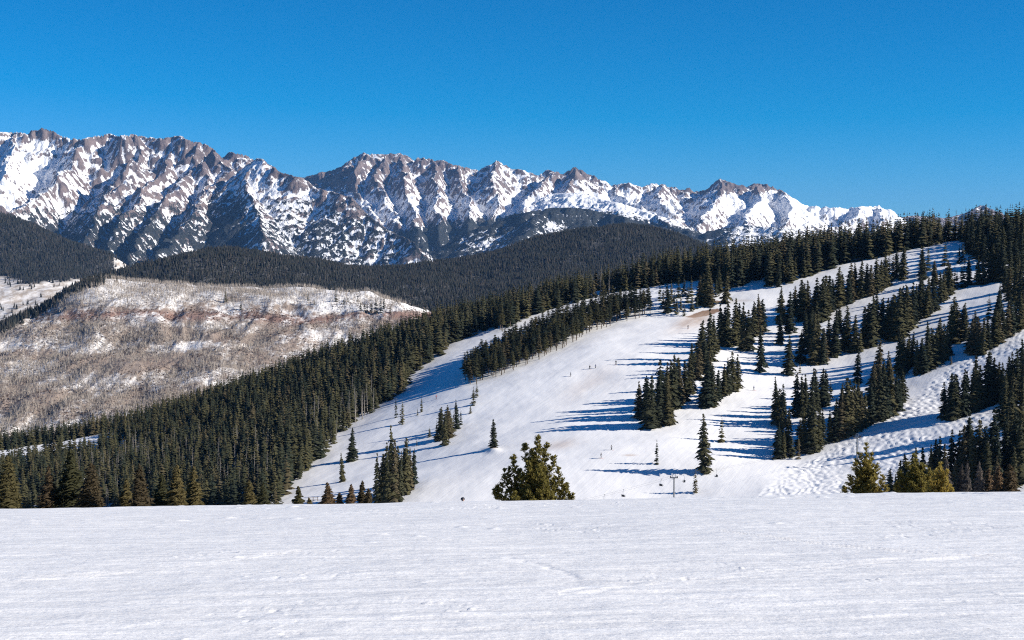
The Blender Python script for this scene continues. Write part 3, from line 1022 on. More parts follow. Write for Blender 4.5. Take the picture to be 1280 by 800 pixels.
# every clump of spruces on the pistes: foot x, foot y, height in the photograph's pixels
CL = {
    "the clump casting long shadows across the middle piste":
        "799,523,46 806,524,56 811,535,70 816,534,68 823,532,62 829,530,58 835,531,50 832,515,60 838,512,62 843,510,58 850,505,56 857,500,52 826,520,66 846,502,52 862,490,44",
    "the tall column of spruces above the middle clump":
        "876,457,60 887,452,62 893,442,52 873,474,40 865,470,37 881,466,48 869,468,32",
    "the small clump right of the blue shaded gap":
        "882,509,58 890,508,52 897,500,42 904,495,44 909,491,42 916,489,51 922,486,40 886,503,60",
    "the tall group below the brown dirt bank":
        "902,432,50 909,432,52 918,431,51 925,428,46 930,437,58 935,437,50 941,421,46 948,418,49 953,414,44 905,427,40 922,424,42",
    "the stand behind the brown dirt bank":
        "825,376,18 829,386,27 835,391,40 843,386,22 855,395,18 855,370,24 864,370,25 874,376,34 878,381,36 883,383,45 888,383,42 895,371,28 865,389,20 871,386,22 899,366,36 848,372,26 860,378,24 839,380,30 851,388,22 846,393,22",
    "the row under the curved upper piste":
        "977,404,45 975,430,36 987,416,58 994,394,40 1000,396,45 1005,400,50 1011,398,48 1017,400,45 1022,400,55 1027,401,48 1031,395,50 1037,390,45 1047,384,48 1053,382,42 1060,380,42 1064,376,46 1042,386,40",
    "the upper row right of the curved piste":
        "1069,372,45 1075,372,44 1082,370,43 1087,370,44 1094,366,42 1100,362,40 1107,358,38 1111,352,32 1116,349,31 1121,346,34 1128,349,40",
    "the belt right of the lone dark cone-shaped spruce":
        "1001,454,46 1000,466,14 1008,430,44 1012,441,50 1018,455,64 1023,450,50 1028,455,42 1031,452,38 1043,445,60 1036,442,38 1049,416,35 1055,438,38 1060,439,52 1069,440,50 1075,440,30 1080,434,46 1088,433,56 1084,432,48 1091,430,36 1014,425,42 1020,420,38",
    "the dense block under the upper right piste":
        "1097,420,47 1103,418,50 1112,424,50 1118,420,52 1108,422,46 1115,424,50 1122,424,58 1129,420,50 1135,412,48 1140,405,45 1145,400,42 1126,414,50 1133,404,44",
    "the pair of stacked spires left of the mogul run":
        "970,527,58 975,530,50 980,533,60 972,573,47 976,566,54 984,565,58 989,570,26 979,572,36",
    "the upper part of the dark block by the moguls":
        "996,520,50 1002,521,58 1008,520,55 1014,518,58 1021,513,54 1027,508,44 1033,506,46 1038,500,28",
    "the lower part of the dark block by the moguls":
        "998,573,32 1000,562,36 1005,564,54 1011,566,58 1017,565,60 1023,562,55 1028,556,46",
    "the big clump at the top edge of the moguls":
        "1038,552,36 1044,550,55 1050,548,60 1056,545,68 1063,543,55 1069,540,62 1075,537,50 1080,534,45 1060,525,50 1071,520,46 1052,528,52 1072,479,38",
    "the clump at the bend of the shaded mogul run":
        "1088,530,55 1094,527,60 1101,525,58 1108,522,62 1114,519,55 1120,514,50 1097,490,70 1104,495,50 1112,492,46 1090,505,50 1124,508,44 1127,503,38",
    "the belt above the sunlit crest of the moguls":
        "1125,470,54 1133,462,40 1140,458,45 1146,468,46 1154,466,46 1160,462,58 1165,459,46 1172,453,22 1173,440,46 1181,451,52 1128,456,36 1150,466,46 1169,455,48 1177,452,40 1136,455,40 1185,445,38 1189,456,10",
    "the short row below the upper sunlit shelf":
        "1150,395,45 1158,396,46 1163,392,40 1168,388,38 1154,386,36",
    "the trio of spires on the shaded shelf":
        "1187,428,45 1191,430,54 1197,428,50 1203,426,44 1207,425,52",
    "the group left of the bright mogul tongue":
        "1211,440,30 1215,442,42 1220,440,50 1224,442,50 1228,443,43 1235,436,38",
    "the tall group topping the bright mogul tongue":
        "1236,398,28 1245,430,45 1249,428,40 1248,404,38 1254,424,42 1259,421,46 1264,418,45 1268,413,46 1274,412,45 1279,410,46 1241,425,36",
    "the scattered trees between the two upper right pistes":
        "1151,344,32 1154,349,36 1160,338,30 1169,356,34 1166,355,28 1181,332,31 1184,365,40 1188,368,42 1180,375,36 1205,359,33 1202,356,30 1211,356,36 1199,329,26 1203,327,28 1224,356,36 1220,356,28 1229,356,36 1235,349,32 1247,351,34 1196,357,20 1175,378,34 1193,362,30",
    "the dark block at the slope's top right corner":
        "1240,352,40 1247,352,44 1254,352,45 1262,349,45 1270,346,48 1277,343,46 1262,375,42 1268,378,46 1275,380,50 1281,385,50 1248,395,36 1256,366,36 1272,362,40",
    "the thin line behind the top right block":
        "1216,318,40 1222,322,40 1230,325,40 1238,330,40 1246,332,42 1254,330,45 1262,328,45 1270,326,46 1278,325,50 1210,316,38",
    "the wedge between the mogul run and the lower piste":
        "1181,523,46 1186,524,56 1191,524,58 1197,522,60 1203,520,62 1209,517,58 1215,515,57 1221,513,60 1226,511,58 1232,508,62 1238,506,60 1244,503,55 1254,505,50 1260,500,55 1266,495,62 1271,498,68 1277,495,65 1255,535,60 1262,540,60 1281,500,65 1249,500,42 1268,530,56 1276,528,60",
    "the dark forest at the foot of the mogul run":
        "1211,600,80 1241,600,85 1187,612,75 1196,610,66 1206,612,76 1217,615,70 1223,605,72 1231,612,75 1235,618,70 1248,612,70 1254,600,75 1262,595,74 1268,600,78 1275,605,80 1281,600,85 1173,618,68 1167,615,64 1160,620,62 1154,618,58 1146,622,56 1140,620,58 1133,622,48 1124,625,46 1113,628,42 1119,628,38 1180,620,66 1200,620,58 1228,590,56 1258,575,56 1272,580,62 1192,622,50 1244,622,50 1266,622,56",
    "the grey-green clump at the main run's lower left edge":
        "471,632,64 477,630,58 484,630,76 489,628,88 494,628,72 500,626,60 506,618,66 511,614,56 516,606,48 481,624,60 497,620,66 504,610,56",
    "the ragged line between left piste and main run":
        "537,546,14 546,552,26 552,550,40 557,557,48 561,548,40 567,536,24 571,536,34 576,531,22 592,507,26 596,497,20 521,558,10 549,540,24 588,517,12 563,540,30",
}
SINGLES = [
    (881, 590, 69, "tall slim spruce alone near the lift tower on the lower piste"),
    (902, 552, 32, "small spruce alone just above and right of the tall slim one"),
    (821, 580, 34, "small spruce alone on the lower piste above the low lift chairs"),
    (869, 615, 31, "little spruce standing beside the lift tower"),
    (951, 465, 53, "tall dark spruce alone between the shadow-striped clumps"),
    (986, 469, 44, "lone dark cone-shaped spruce in the shadow-striped snow"),
    (617, 562, 35, "lone spruce on a bare red earth mound on the main run"),
    (440, 577, 38, "upper of two spruces standing alone on the left piste"),
    (428, 602, 38, "lower of two spruces standing alone on the left piste"),
    (495, 522, 24, "left one of the pair of thin young spruces high on the left piste"),
    (503, 530, 27, "right one of the pair of thin young spruces high on the left piste"),
    (527, 515, 18, "larger of two sapling spruces high on the left piste"),
    (522, 519, 9, "tiniest sapling spruce, at the foot of the larger sapling on the left piste"),
    (907, 379, 38, "solitary spruce standing in front of the stand by the dirt bank"),
]
spr = []
for desc, s in CL.items():
    trees = [tuple(float(q) for q in w.split(",")) for w in s.split()]
    order = sorted(range(len(trees)), key=lambda i: trees[i][0])
    rank = {i: k for k, i in enumerate(order)}
    for i, (x, y, h) in enumerate(trees):
        spr.append((x, y, h, f"{ordinal(rank[i])} spruce from the left in {desc}", "spruces in " + desc))
for x, y, h, lab in SINGLES:
    spr.append((x, y, h, lab, "spruces standing alone on the pistes"))
spr.sort(key=lambda q: -q[2])
feet, _ = solve([q[0] for q in spr], [q[1] for q in spr])
rest_pos, rest_h, rest_w = [], [], []
rt = np.random.default_rng(21)
for i, (q, p) in enumerate(zip(spr, feet)):
    hm = q[2] / F * p[1] * rt.uniform(0.92, 1.2)
    w = rt.uniform(0.74, 1.08) * (0.72 if "grey-green" in q[4] else 0.85 if "alone" in q[4] else 1.0) * (0.95 if q[2] > 50 else 1.1)
    if i < 300:
        k = int(rt.integers(0, len(spr_me)))
        put_tree("spruce_tree", spr_trunk, spr_me[k], q[3], "tree", q[4], Vector(p) - Vector((0, 0, 0.15)), hm, w, rt.uniform(0, 6.28))
    else:
        rest_pos.append(p)
        rest_h.append(hm)
        rest_w.append(w)

# ---- the long forest on the left flank and along the ridge, the strip of slender pines
F1 = [(-60, 574), (0, 562), (100, 545), (200, 521), (300, 494), (400, 459), (470, 434), (530, 414), (620, 392), (700, 374), (780, 359), (850, 344), (930, 335), (1000, 327), (1080, 316), (1150, 305), (1210, 299), (1300, 293),
      (1300, 322), (1240, 322), (1196, 301), (1167, 307), (1145, 312), (1122, 317), (1090, 324), (1067, 328), (1051, 332), (1036, 337), (1024, 341), (1006, 347), (992, 353), (977, 358), (961, 361),
      (957, 342), (953, 342), (951, 349), (934, 352), (930, 360), (915, 360), (900, 357), (868, 352), (840, 355), (800, 360), (740, 372), (700, 384), (660, 397), (636, 408), (604, 414), (566, 431), (545, 448), (522, 466), (500, 492), (470, 512), (446, 530), (428, 545), (412, 560), (392, 584), (376, 602), (362, 612), (345, 640), (-60, 640)]


def scatter(poly, spacing, rr, h=hill_base, d=(380, 900)):
    """even random feet over the part of a terrain that a pixel polygon covers"""
    out = []
    Y = np.arange(d[0], d[1], spacing)
    u0 = (min(p[0] for p in poly) - 640) / F
    u1 = (max(p[0] for p in poly) - 640) / F
    for y in Y:
        xs = np.arange(u0 * y - 1, u1 * y + 1, spacing)
        out.append(np.stack([xs + rr.uniform(-.46, .46, len(xs)) * spacing, y + rr.uniform(-.46, .46, len(xs)) * spacing], -1))
    q = np.concatenate(out)
    z = h(q[:, 0], q[:, 1])
    px, py = project(q[:, 0], q[:, 1], z)
    m = in_poly(px, py, poly)
    return np.column_stack([q, z])[m], px[m], py[m]


rr = np.random.default_rng(31)
pos, px, py = scatter(F1, 3.9, rr)
road = np.interp(px, [0, 5, 60, 110, 162], [563, 560, 545, 535, 526])
ridge_d = np.interp(px, [0, 200], [715, 745])
gapm = (px < 165) & (pos[:, 1] < ridge_d - 6) & (py > road + 1) & (py < road + 23 + 5 * sstep(20, 80, px) - np.clip((px - 125) / 40, 0, 1) * 28 + rr.normal(0, 3, len(px)))
keep = ~gapm & (rr.random(len(px)) < np.where((px > 1195) & (py > 302), 0.4, np.where(px > 1195, 0.75, 0.93)))
edge_h = np.interp(px, [0, 200, 400, 700, 850, 1000, 1280], [10.5, 10.8, 13.5, 14.2, 16.5, 18.0, 15.8])
hh = edge_h * rr.uniform(0.62, 1.18, len(px))
low = (py > 560) & (px < 420)
hh = np.where(low, hh * 1.05, hh)
dead_zone = ((px > 260) & (px < 345) & (py > 570) & (py < 625)) | ((px > 425) & (px < 475) & (py > 505) & (py < 535)) | ((px > 380) & (px < 425) & (py > 535) & (py < 575)) | ((px > 80) & (px < 150) & (py > 585)) | ((px > 735) & (px < 790) & (py > 355) & (py < 372)) | ((px > 150) & (px < 260) & (py > 560) & (py < 600))
dead = keep & dead_zone & (rr.random(len(px)) < 0.28)
live = keep & ~dead
rest_pos += list(pos[live])
rest_h += list(hh[live])
rest_w += list(rr.uniform(0.85, 1.25, live.sum()))
stuff("spruce_forest", SPR_LO, rest_pos, rest_h, rest_w, M_SPRUCE, "dense dark spruce forest along the ridge and left flank of the ski hill", 41)
dd = np.nonzero(dead)[0]
for k, i in enumerate(dd):
    right = px[i] > 600
    up = 370 < px[i] < 600
    grp = "grey dead trees on the upper ridge edge" if right else "grey dead trees along the left piste" if up else "grey dead trees low in the left forest"
    lab = ("bare grey dead tree at the forest edge under the upper ridge" if right else "bare grey dead tree among the spruces along the left piste" if up
           else "bare grey dead tree low in the dense left forest")
    put_tree("dead_tree", dead_trunk, dead_me[k % 3], lab, "dead tree", grp, pos[i], hh[i] * 0.95, 1.2, rr.uniform(0, 6.28))

F2 = [(578, 472), (588, 482), (606, 478), (640, 464), (672, 451), (700, 438), (732, 420), (765, 406), (790, 400), (813, 395), (812, 386), (790, 386), (770, 388), (735, 398), (700, 412), (665, 424), (640, 436), (606, 452), (590, 460)]
pos, px, py = scatter(F2, 3.7, rr)
F2b = [(622, 418), (640, 412), (650, 404), (640, 402), (626, 409)]
pos2, px2, py2 = scatter(F2b, 4.2, rr)
pos, px, py = np.concatenate([pos, pos2]), np.concatenate([px, px2]), np.concatenate([py, py2])
k0, k1, klow = int(np.argmin(px)), int(np.argmax(px)), int(np.argmax(py))
for i in range(len(pos)):
    h = np.interp(px[i], [580, 700, 810], [30, 32, 30]) / F * pos[i, 1] * rr.uniform(0.75, 1.15)
    if py[i] < 420 and px[i] < 655:
        lab, grp = "slender pine in the tiny stand between the left piste and the ridge forest", "pines in the tiny stand by the left piste"
    else:
        grp = "slender pines in the strip above the main run"
        lab = "slender bare-legged pine inside the long strip above the main run"
        if i == k1:
            lab = "last slender pine at the uphill end of the long strip"
        elif i == klow:
            lab = "lowest slender pine at the downhill corner of the long strip"
        elif i == k0:
            lab = "outermost pine on the left piste side of the long strip"
    put_tree("slender_pine", pin_trunk, pin_me[int(rr.integers(0, 4))], lab, "pine tree", grp, pos[i], h, rr.uniform(1.0, 1.35), rr.uniform(0, 6.28))

# ------------------------------------------------------------------ far woods
def small_cone(n=6, seed=0):
    r = np.random.default_rng(seed)
    V, T = [], []
    k = 0
    for z0, z1, rad in ((0.05, 0.62, 0.17), (0.35, 1.0, 0.115)):
        a = np.arange(n) / n * 6.283 + r.uniform(0, 1)
        q = rad * r.uniform(0.75, 1.2, n)
        V += [(q[i] * math.cos(a[i]), q[i] * math.sin(a[i]), z0 + r.uniform(-.03, .06)) for i in range(n)] + [(r.normal(0, .01), r.normal(0, .01), z1)]
        T += [(k + i, k + (i + 1) % n, k + n) for i in range(n)]
        k += n + 1
    return np.array(V), np.array(T)


CONES = [small_cone(6, i) for i in range(5)]


def far_wood(h, x0, x1, d0, d1, spacing, thin, hm, label, name, seed, scale_w=(0.9, 1.5)):
    r = np.random.default_rng(seed)
    Y = np.arange(d0, d1, spacing)
    q = []
    for y in Y:
        xs = np.arange((x0 - 640) / F * y, (x1 - 640) / F * y, spacing)
        q.append(np.stack([xs + r.uniform(-.5, .5, len(xs)) * spacing, y + r.uniform(-.5, .5, len(xs)) * spacing], -1))
    q = np.concatenate(q)
    z = h(q[:, 0], q[:, 1])
    px, py = project(q[:, 0], q[:, 1], z)
    m = r.random(len(q)) < thin(px, py, q[:, 0], q[:, 1])
    q, z = q[m], z[m]
    return stuff(name, CONES, np.column_stack([q, z]), r.uniform(hm[0], hm[1], len(q)), r.uniform(*scale_w, len(q)), M_FARF, label, seed)


def thin_dark(px, py, X, Y):
    d = 0.97 - 0.15 * sstep(0.15, 0.7, fbm(X / 130, Y / 130, 131, 3))
    d = np.where((Y < 2900) & (px < 560), d * sstep(2640, 2780, Y) * 0.9, d)
    hole = np.exp(-((px - 746) / 10) ** 2 - ((py - 306) / 3.5) ** 2)
    return d * (1 - hole)


far_wood(h_dark, 60, 1000, 2620, 4050, 6.6, thin_dark, (7, 13), "dark conifer forest covering the long ridge below the snowy mountains", "conifer_forest", 51)
far_wood(h_left, -140, 200, 3500, 5000, 8.0, lambda px, py, X, Y: np.clip(0.95 * sstep(352, 346, py + 6 * fbm(X / 160, Y / 160, 133, 3)) * sstep(147, 140, px + 3 * fbm(X / 160, Y / 160, 133, 3)) + 0.05, 0, 1), (10, 17), "dusky conifer forest on the steep hill across the valley", "conifer_forest", 52)


def thin_strip(px, py, X, Y):
    crest = np.interp(px, [-150, 0, 50, 90, 125, 170, 230, 500], [470, 414, 388, 364, 352, 356, 361, 361])
    return 0.95 * (Y > 2050) * sstep(crest + 7, crest + 4, py) * sstep(150, 120, px)


far_wood(h_brown, -140, 200, 2060, 2330, 5.5, thin_strip, (9, 16), "dark conifer strip along the shoulder of the brown hillside", "conifer_forest", 53)

# bare aspens and low brush on the brown hillside
def aspen_proto(seed):
    r = np.random.default_rng(seed)
    V, T = [], []
    k = 0
    for i in range(5):
        a = r.uniform(0, 6.28)
        w = r.uniform(0.012, 0.028)
        ox, oy = r.normal(0, 0.05, 2)
        z0, z1 = (0.0, 1.0) if i == 0 else (r.uniform(0.2, 0.5), r.uniform(0.7, 1.0))
        V += [(ox - w * math.cos(a), oy - w * math.sin(a), z0), (ox + w * math.cos(a), oy + w * math.sin(a), z0), (ox + r.normal(0, .06), oy + r.normal(0, .06), z1)]
        T += [(k, k + 1, k + 2)]
        k += 3
    return np.array(V), np.array(T)


def brush_proto(seed):
    r = np.random.default_rng(seed)
    V, T = [], []
    k = 0
    for i in range(7):
        a, L = r.uniform(0, 6.28), r.uniform(0.5, 1)
        V += [(0.2 * r.normal(), 0.2 * r.normal(), 0), (L * math.cos(a), L * math.sin(a), r.uniform(0.4, 1)), (L * math.cos(a + 1), L * math.sin(a + 1), r.uniform(0.2, 0.9))]
        T += [(k, k + 1, k + 2)]
        k += 3
    return np.array(V), np.array(T)


r5 = np.random.default_rng(61)
n = 90000
Yq = r5.uniform(1600, 2320, n)
Xq = (r5.uniform(-60, 590, n) - 640) / F * Yq
Zq = h_brown(Xq, Yq)
px, py = project(Xq, Yq, Zq)
dens = 0.35 + 0.5 * fbm(Xq / 130, Yq / 130, 141, 3) + 0.3 * sstep(395, 370, py) - 0.6 * np.exp(-((py - 396) / 9) ** 2) - 0.4 * sstep(395, 410, px) * (py < 390) + 0.25 * np.exp(-((px - 70) / 70) ** 2 - ((py - 420) / 30) ** 2)
m = r5.random(n) < np.clip(dens, 0.02, 0.9) * 1.0
stuff("aspen_grove", [aspen_proto(i) for i in range(6)], np.column_stack([Xq, Yq, Zq])[m], r5.uniform(5, 10, m.sum()), np.ones(m.sum()) * 1.3, M_ASPEN, "pale leafless aspen grove spread over the snowy brown hillside", 62)
n = 60000
Yq = r5.uniform(1600, 2250, n)
Xq = (r5.uniform(-60, 590, n) - 640) / F * Yq
Zq = h_brown(Xq, Yq)
px, py = project(Xq, Yq, Zq)
dens = 0.25 + 0.8 * fbm(Xq / 100, Yq / 70, 151, 4) + 0.4 * np.exp(-((py - 400) / 10) ** 2) - 0.6 * sstep(388, 375, py)
m = r5.random(n) < np.clip(dens, 0.0, 0.9) * 0.7
stuff("brush", [brush_proto(i) for i in range(6)], np.column_stack([Xq, Yq, Zq])[m], r5.uniform(0.6, 1.5, m.sum()), np.ones(m.sum()) * 1.2, M_SCRUB, "low reddish brown brush scattered over the valley hillside", 63)

HILLC = [(385, 376, 12), (393, 381, 9), (388, 381, 6), (420, 377, 17), (430, 381, 10), (435, 377, 8), (447, 377, 9), (451, 388, 12), (456, 389, 12), (459, 391, 13), (464, 391, 14), (470, 391, 20), (476, 391, 18), (480, 386, 15), (488, 391, 10),
         (282, 377, 16), (290, 377, 9), (301, 387, 10)]
hp, _ = solve([q[0] for q in HILLC], [q[1] for q in HILLC], h_brown, 1500, 2400, 300)
far_me = []
for i in range(3):
    v, t = spruce_crown(500 + i, 14, 7, 0.17, 0.06, 0.8, 0.25, False)
    m = trunk_mb()
    m.add(v, t)
    far_me.append(m.mesh("conifer", M_SPRUCE))
for i, (q, p) in enumerate(zip(HILLC, hp)):
    o = link("conifer", far_me[i % 3], None, p, None, f"{ordinal(sorted(range(len(HILLC)), key=lambda j: HILLC[j][0]).index(i))} tiny dark conifer from the left on the brown hillside's upper snow", "tree", "conifers dotted on the brown hillside")
    h = q[2] / F * p[1]
    o.scale = (h * 1.1, h * 1.1, h)

# ------------------------------------------------------------------ trees standing just behind the near crest
def tuft_pine(leaders, seed, height, spread=0.42):
    """trunk, limbs curving out and up, needle tufts along every twig; metres"""
    r = np.random.default_rng(seed)
    wood, V, T = MB(), [], []
    n = 0
    wood.tube([(0, 0, -0.5), (0.02, 0, height * 0.35), (0.05, 0.02, height * 0.7), (leaders[0][0], leaders[0][1], leaders[0][2] * 0.97)], [0.15, 0.11, 0.06, 0.012], 8)
    for li, (lx, ly, lh) in enumerate(leaders):
        tip = np.array([lx, ly, lh])
        z0 = max(0.15, lh - 0.55 * math.hypot(lx, ly) - 1.1 - 0.15 * lh) if li else 0.3
        root = np.array([0, 0, z0]) + np.array([lx, ly, 0]) * 0.08
        mid = root * 0.35 + tip * 0.65 + np.array([lx, ly, 0]) * 0.30 - np.array([0, 0, 0.22 * (lh - z0)])
        S = np.linspace(0, 1, 14)[:, None]
        path = (1 - S) ** 2 * root + 2 * S * (1 - S) * mid + S ** 2 * tip
        if li:
            wood.tube(path[::2], np.linspace(0.05, 0.008, 7), 5)
        L = np.linalg.norm(np.diff(path, axis=0), axis=1).sum()
        nt_ = int(L / 0.062)
        for k in range(nt_):
            s = r.uniform(0.22, 1.0) if li else r.uniform(0.12, 1.0)
            j = min(12, int(s * 13))
            c = path[j] + (path[j + 1] - path[j]) * (s * 13 - j)
            ax = path[j + 1] - path[j]
            ax /= np.linalg.norm(ax)
            a = r.uniform(0, 6.283)
            out = np.array([math.cos(a), math.sin(a), 0.35])
            tl = spread * (1.08 - s) ** 0.6 * r.uniform(0.5, 1.15)
            for q in range(3):
                e = c + out * tl * (q + 1) / 3 + np.array([0, 0, 0.12 * tl * (q + 1)])
                d = out * 0.5 + ax * 0.8 + r.normal(0, 0.25, 3)
                d /= np.linalg.norm(d)
                b1 = np.cross(d, [0.3, 0.2, 1.0])
                b1 /= np.linalg.norm(b1)
                b2 = np.cross(d, b1)
                ln = r.uniform(0.10, 0.17)
                for g in range(6):
                    th = g / 6 * 6.283 + r.uniform(0, 1)
                    dirv = d * 0.85 + (b1 * math.cos(th) + b2 * math.sin(th)) * 0.75
                    sd = np.cross(dirv, d)
                    sd = sd / (np.linalg.norm(sd) + 1e-6) * 0.026
                    p0 = e - d * 0.03
                    V += [p0 - sd, p0 + sd, p0 + dirv * ln + sd * 0.7, p0 + dirv * ln - sd * 0.7]
                    T.append((n, n + 1, n + 2, n + 3))
                    n += 4
    return wood, np.array(V), np.array(T)


def near_tree(name, x, y_top, D, wood_mesh, crown_mesh, scale, label, cat, group, rot=0.0):
    X = (x - 640) / F * D
    p = Vector((X, D, float(fg_h(X, D)) - 0.05))
    return put_tree(name, wood_mesh, crown_mesh, label, cat, group, p, scale[1], scale[0] / scale[1], rot)


def leaders_from(sil, r, back=0.75):
    """main silhouettes plus copies turned round the stem so that the crown is full from every side"""
    out = [(sil[0][0], 0.0, sil[0][1])]
    for lx, lh in sil[1:]:
        out.append((lx, r.normal(0, 0.25), lh))
    for k in range(3):
        for lx, lh in sil[1:]:
            a = r.uniform(0.5, 2.6) * (1 if k % 2 else -1)
            q = abs(lx) * r.uniform(0.6, 1.0)
            out.append((q * math.cos(a) * (1 if lx > 0 else -1) * back, q * math.sin(a), lh * r.uniform(0.75, 0.98)))
    return out


r8 = np.random.default_rng(81)
sil = [(0.22, 5.25), (-2.35, 1.95), (2.3, 1.7), (-1.95, 2.45), (1.95, 2.35), (-1.1, 2.7), (1.2, 2.8), (-1.5, 3.3), (-0.55, 4.75), (-1.25, 4.1), (-1.8, 3.2), (-2.25, 2.25), (0.75, 4.75), (1.15, 4.15), (1.5, 3.45), (1.75, 2.6), (2.15, 1.75), (-0.1, 4.2), (-0.9, 3.2), (0.6, 3.4), (-1.5, 2.1), (1.3, 2.1), (0.2, 2.4)]
w, v, t = tuft_pine(leaders_from(sil, r8), 82, 5.3, 0.46)
near_tree("pine_tree", 668, 0, 85, w.mesh("trunk", M_BARK, True), new_mesh("crown", v, t, M_PINE), (1, 1), "bushy olive-green pine alone at the middle of the snow crest", "pine tree", "sunlit pines behind the snow crest")
sil = [(0.0, 5.2), (-0.4, 4.6), (-0.75, 3.9), (-1.1, 3.1), (-1.45, 2.3), (0.4, 4.5), (0.75, 3.8), (1.05, 3.0), (1.3, 2.3), (-0.5, 2.6), (0.5, 2.5), (0.0, 3.6)]
w, v, t = tuft_pine(leaders_from(sil, r8), 83, 5.2, 0.52)
near_tree("pine_tree", 1086, 0, 88, w.mesh("trunk", M_BARK, True), new_mesh("crown", v, t, M_PINE), (0.98, 0.92), "cone-shaped dark olive pine before the moguls, beside a grey lift pole", "pine tree", "sunlit pines behind the snow crest")
sil = [(0.0, 3.9), (-0.5, 3.5), (-0.95, 2.9), (-1.2, 2.2), (0.5, 3.5), (1.0, 3.0), (1.3, 2.3), (0.0, 2.6), (-0.4, 2.0), (0.6, 2.0)]
w, v, t = tuft_pine(leaders_from(sil, r8), 84, 3.9, 0.48)
cr = new_mesh("crown", v, t, M_PINE)
wm = w.mesh("trunk", M_BARK, True)
near_tree("pine_tree", 1147, 0, 86, wm, cr, (0.92, 0.98), "round-topped golden green pine before the dark forest, larger of two bushes", "pine tree", "sunlit pines behind the snow crest")
near_tree("pine_tree", 1177, 0, 84, wm, cr, (0.72, 0.80), "smaller golden green bushy pine right of the round-topped one", "pine tree", "sunlit pines behind the snow crest", 2.1)

FIRS = [spruce_crown(600 + i, 44, 13, rb, 0.0, pw, 0.25, True, 0.25) for i, (rb, pw) in enumerate([(0.24, 0.75), (0.27, 0.9), (0.21, 0.7)])]
fir_me = [new_mesh("crown", v, t, m_) for m_ in (M_FIR, M_FIR_RUST, M_FIR_GREY) for v, t in FIRS]
fir_trunk = trunk_mb(0.022).mesh("trunk", M_BARK, True)
# x, top y, width factor, variant, what sets it apart
NEAR = [(5, 568, 1.0, 0, "broad olive fir cut by the left border of the view"),
        (56, 582, 0.9, 1, "rusty brown fir beside the tallest dark near fir"),
        (85, 560, 1.0, 1, "tallest dark green fir in the near row at the left"),
        (110, 577, 1.0, 0, "rust-tinged fir right of the tallest near fir"),
        (154, 598, 0.9, 2, "low dark fir in the gap left of a brown-topped fir"),
        (171, 580, 0.85, 2, "brown-topped slim fir standing mid row in the left forest edge"),
        (197, 591, 1.0, 1, "squat dull fir between two taller olive firs"),
        (217, 580, 0.85, 0, "olive fir with even cone shape in the near row"),
        (239, 582, 0.85, 2, "dark narrow fir ending the close part of the near row"),
        (312, 598, 0.9, 0, "left one of two small olive firs at the foot of the grey dead trees"),
        (327, 602, 0.95, 1, "right one of two small olive firs at the foot of the grey dead trees"),
        (370, 607, 1.0, 1, "small spreading fir alone at the bottom of the left piste"),
        (410, 602, 1.1, 1, "broad brownish fir beside the wooden fence on the left piste"),
        (384, 622, 1.0, 0, "tiny fir tip just left of the wooden fence"),
        (424, 615, 1.0, 0, "short fir hugging the broad brownish fir"),
        (437, 605, 0.9, 2, "first of three brown firs before the grey-green clump"),
        (449, 600, 0.8, 2, "tallest of three brown firs before the grey-green clump"),
        (457, 609, 0.9, 0, "last of three brown firs before the grey-green clump"),
        (1187, 573, 0.6, 2, "grey-brown slim fir right behind the smaller golden pine"),
        (1203, 580, 0.55, 2, "thin grey fir at the left of the far near row"),
        (1212, 576, 0.5, 2, "pole-thin grey fir beside another before the dark forest"),
        (1230, 577, 0.6, 2, "grey spindly fir midway along the right near row"),
        (1240, 584, 0.8, 0, "low brown fir in the right near row"),
        (1251, 580, 0.7, 0, "pale brown fir near the end of the right row"),
        (1271, 579, 0.9, 0, "brown fir closing the row at the right border")]
r9 = np.random.default_rng(91)
for x, yt, wf, k, lab in NEAR:
    D = r9.uniform(96, 112) if x < 900 else r9.uniform(120, 135)
    X = (x - 640) / F * D
    g = float(fg_h(X, D))
    top = float(P(x, yt, D)[2])
    H = top - g
    put_tree("fir_tree", fir_trunk, fir_me[k + (3 if "brown" in lab.split(" beside")[0].split(" before")[0].split(" left of")[0] and "grey" not in lab.split(" before")[0] or "rust" in lab else 6 if "grey" in lab.split(" before")[0].split(" at the foot")[0] else 0)], lab, "fir tree", "firs just behind the snow crest", Vector((X, D, g)), H, wf * 0.95, r9.uniform(0, 6.28))

# ------------------------------------------------------------------ chair lift
TW = [((842.5, 597.0), 412.0), ((1071.5, 546.5), 447.0)]
tops = [P(*q, D) for q, D in TW]
ldir = np.array(tops[1]) - np.array(tops[0])
yaw = math.atan2(ldir[1], ldir[0])
ARM = 0.95
tower_parts = None


def mb_pole(h):
    m = MB()
    m.tube([(0, 0, -h), (0, 0, -h * 0.5), (0, 0, 0.15)], [0.27, 0.23, 0.19], 12)
    m.tube([(0, 0, -h - 0.1), (0, 0, -h + 0.35)], [0.6, 0.6], 12)
    return m.mesh("pole", M_STEEL, True)


def mb_arm():
    m = MB()
    m.box((0, 0, -0.05), (2 * ARM + 0.5, 0.28, 0.26))
    m.box((0, 0, -0.42), (1.2, 0.14, 0.12))
    return m.mesh("crossarm", M_STEEL)


def mb_sheaves(s):
    m = MB()
    m.box((s * ARM, 0, 0.12), (0.16, 2.0, 0.14))
    for k in range(4):
        y = -0.78 + k * 0.52
        m.tube([(s * ARM - 0.09, y, 0.24), (s * ARM + 0.09, y, 0.24)], 0.2, 10)
    return m.mesh("sheave_assembly", M_DARK)


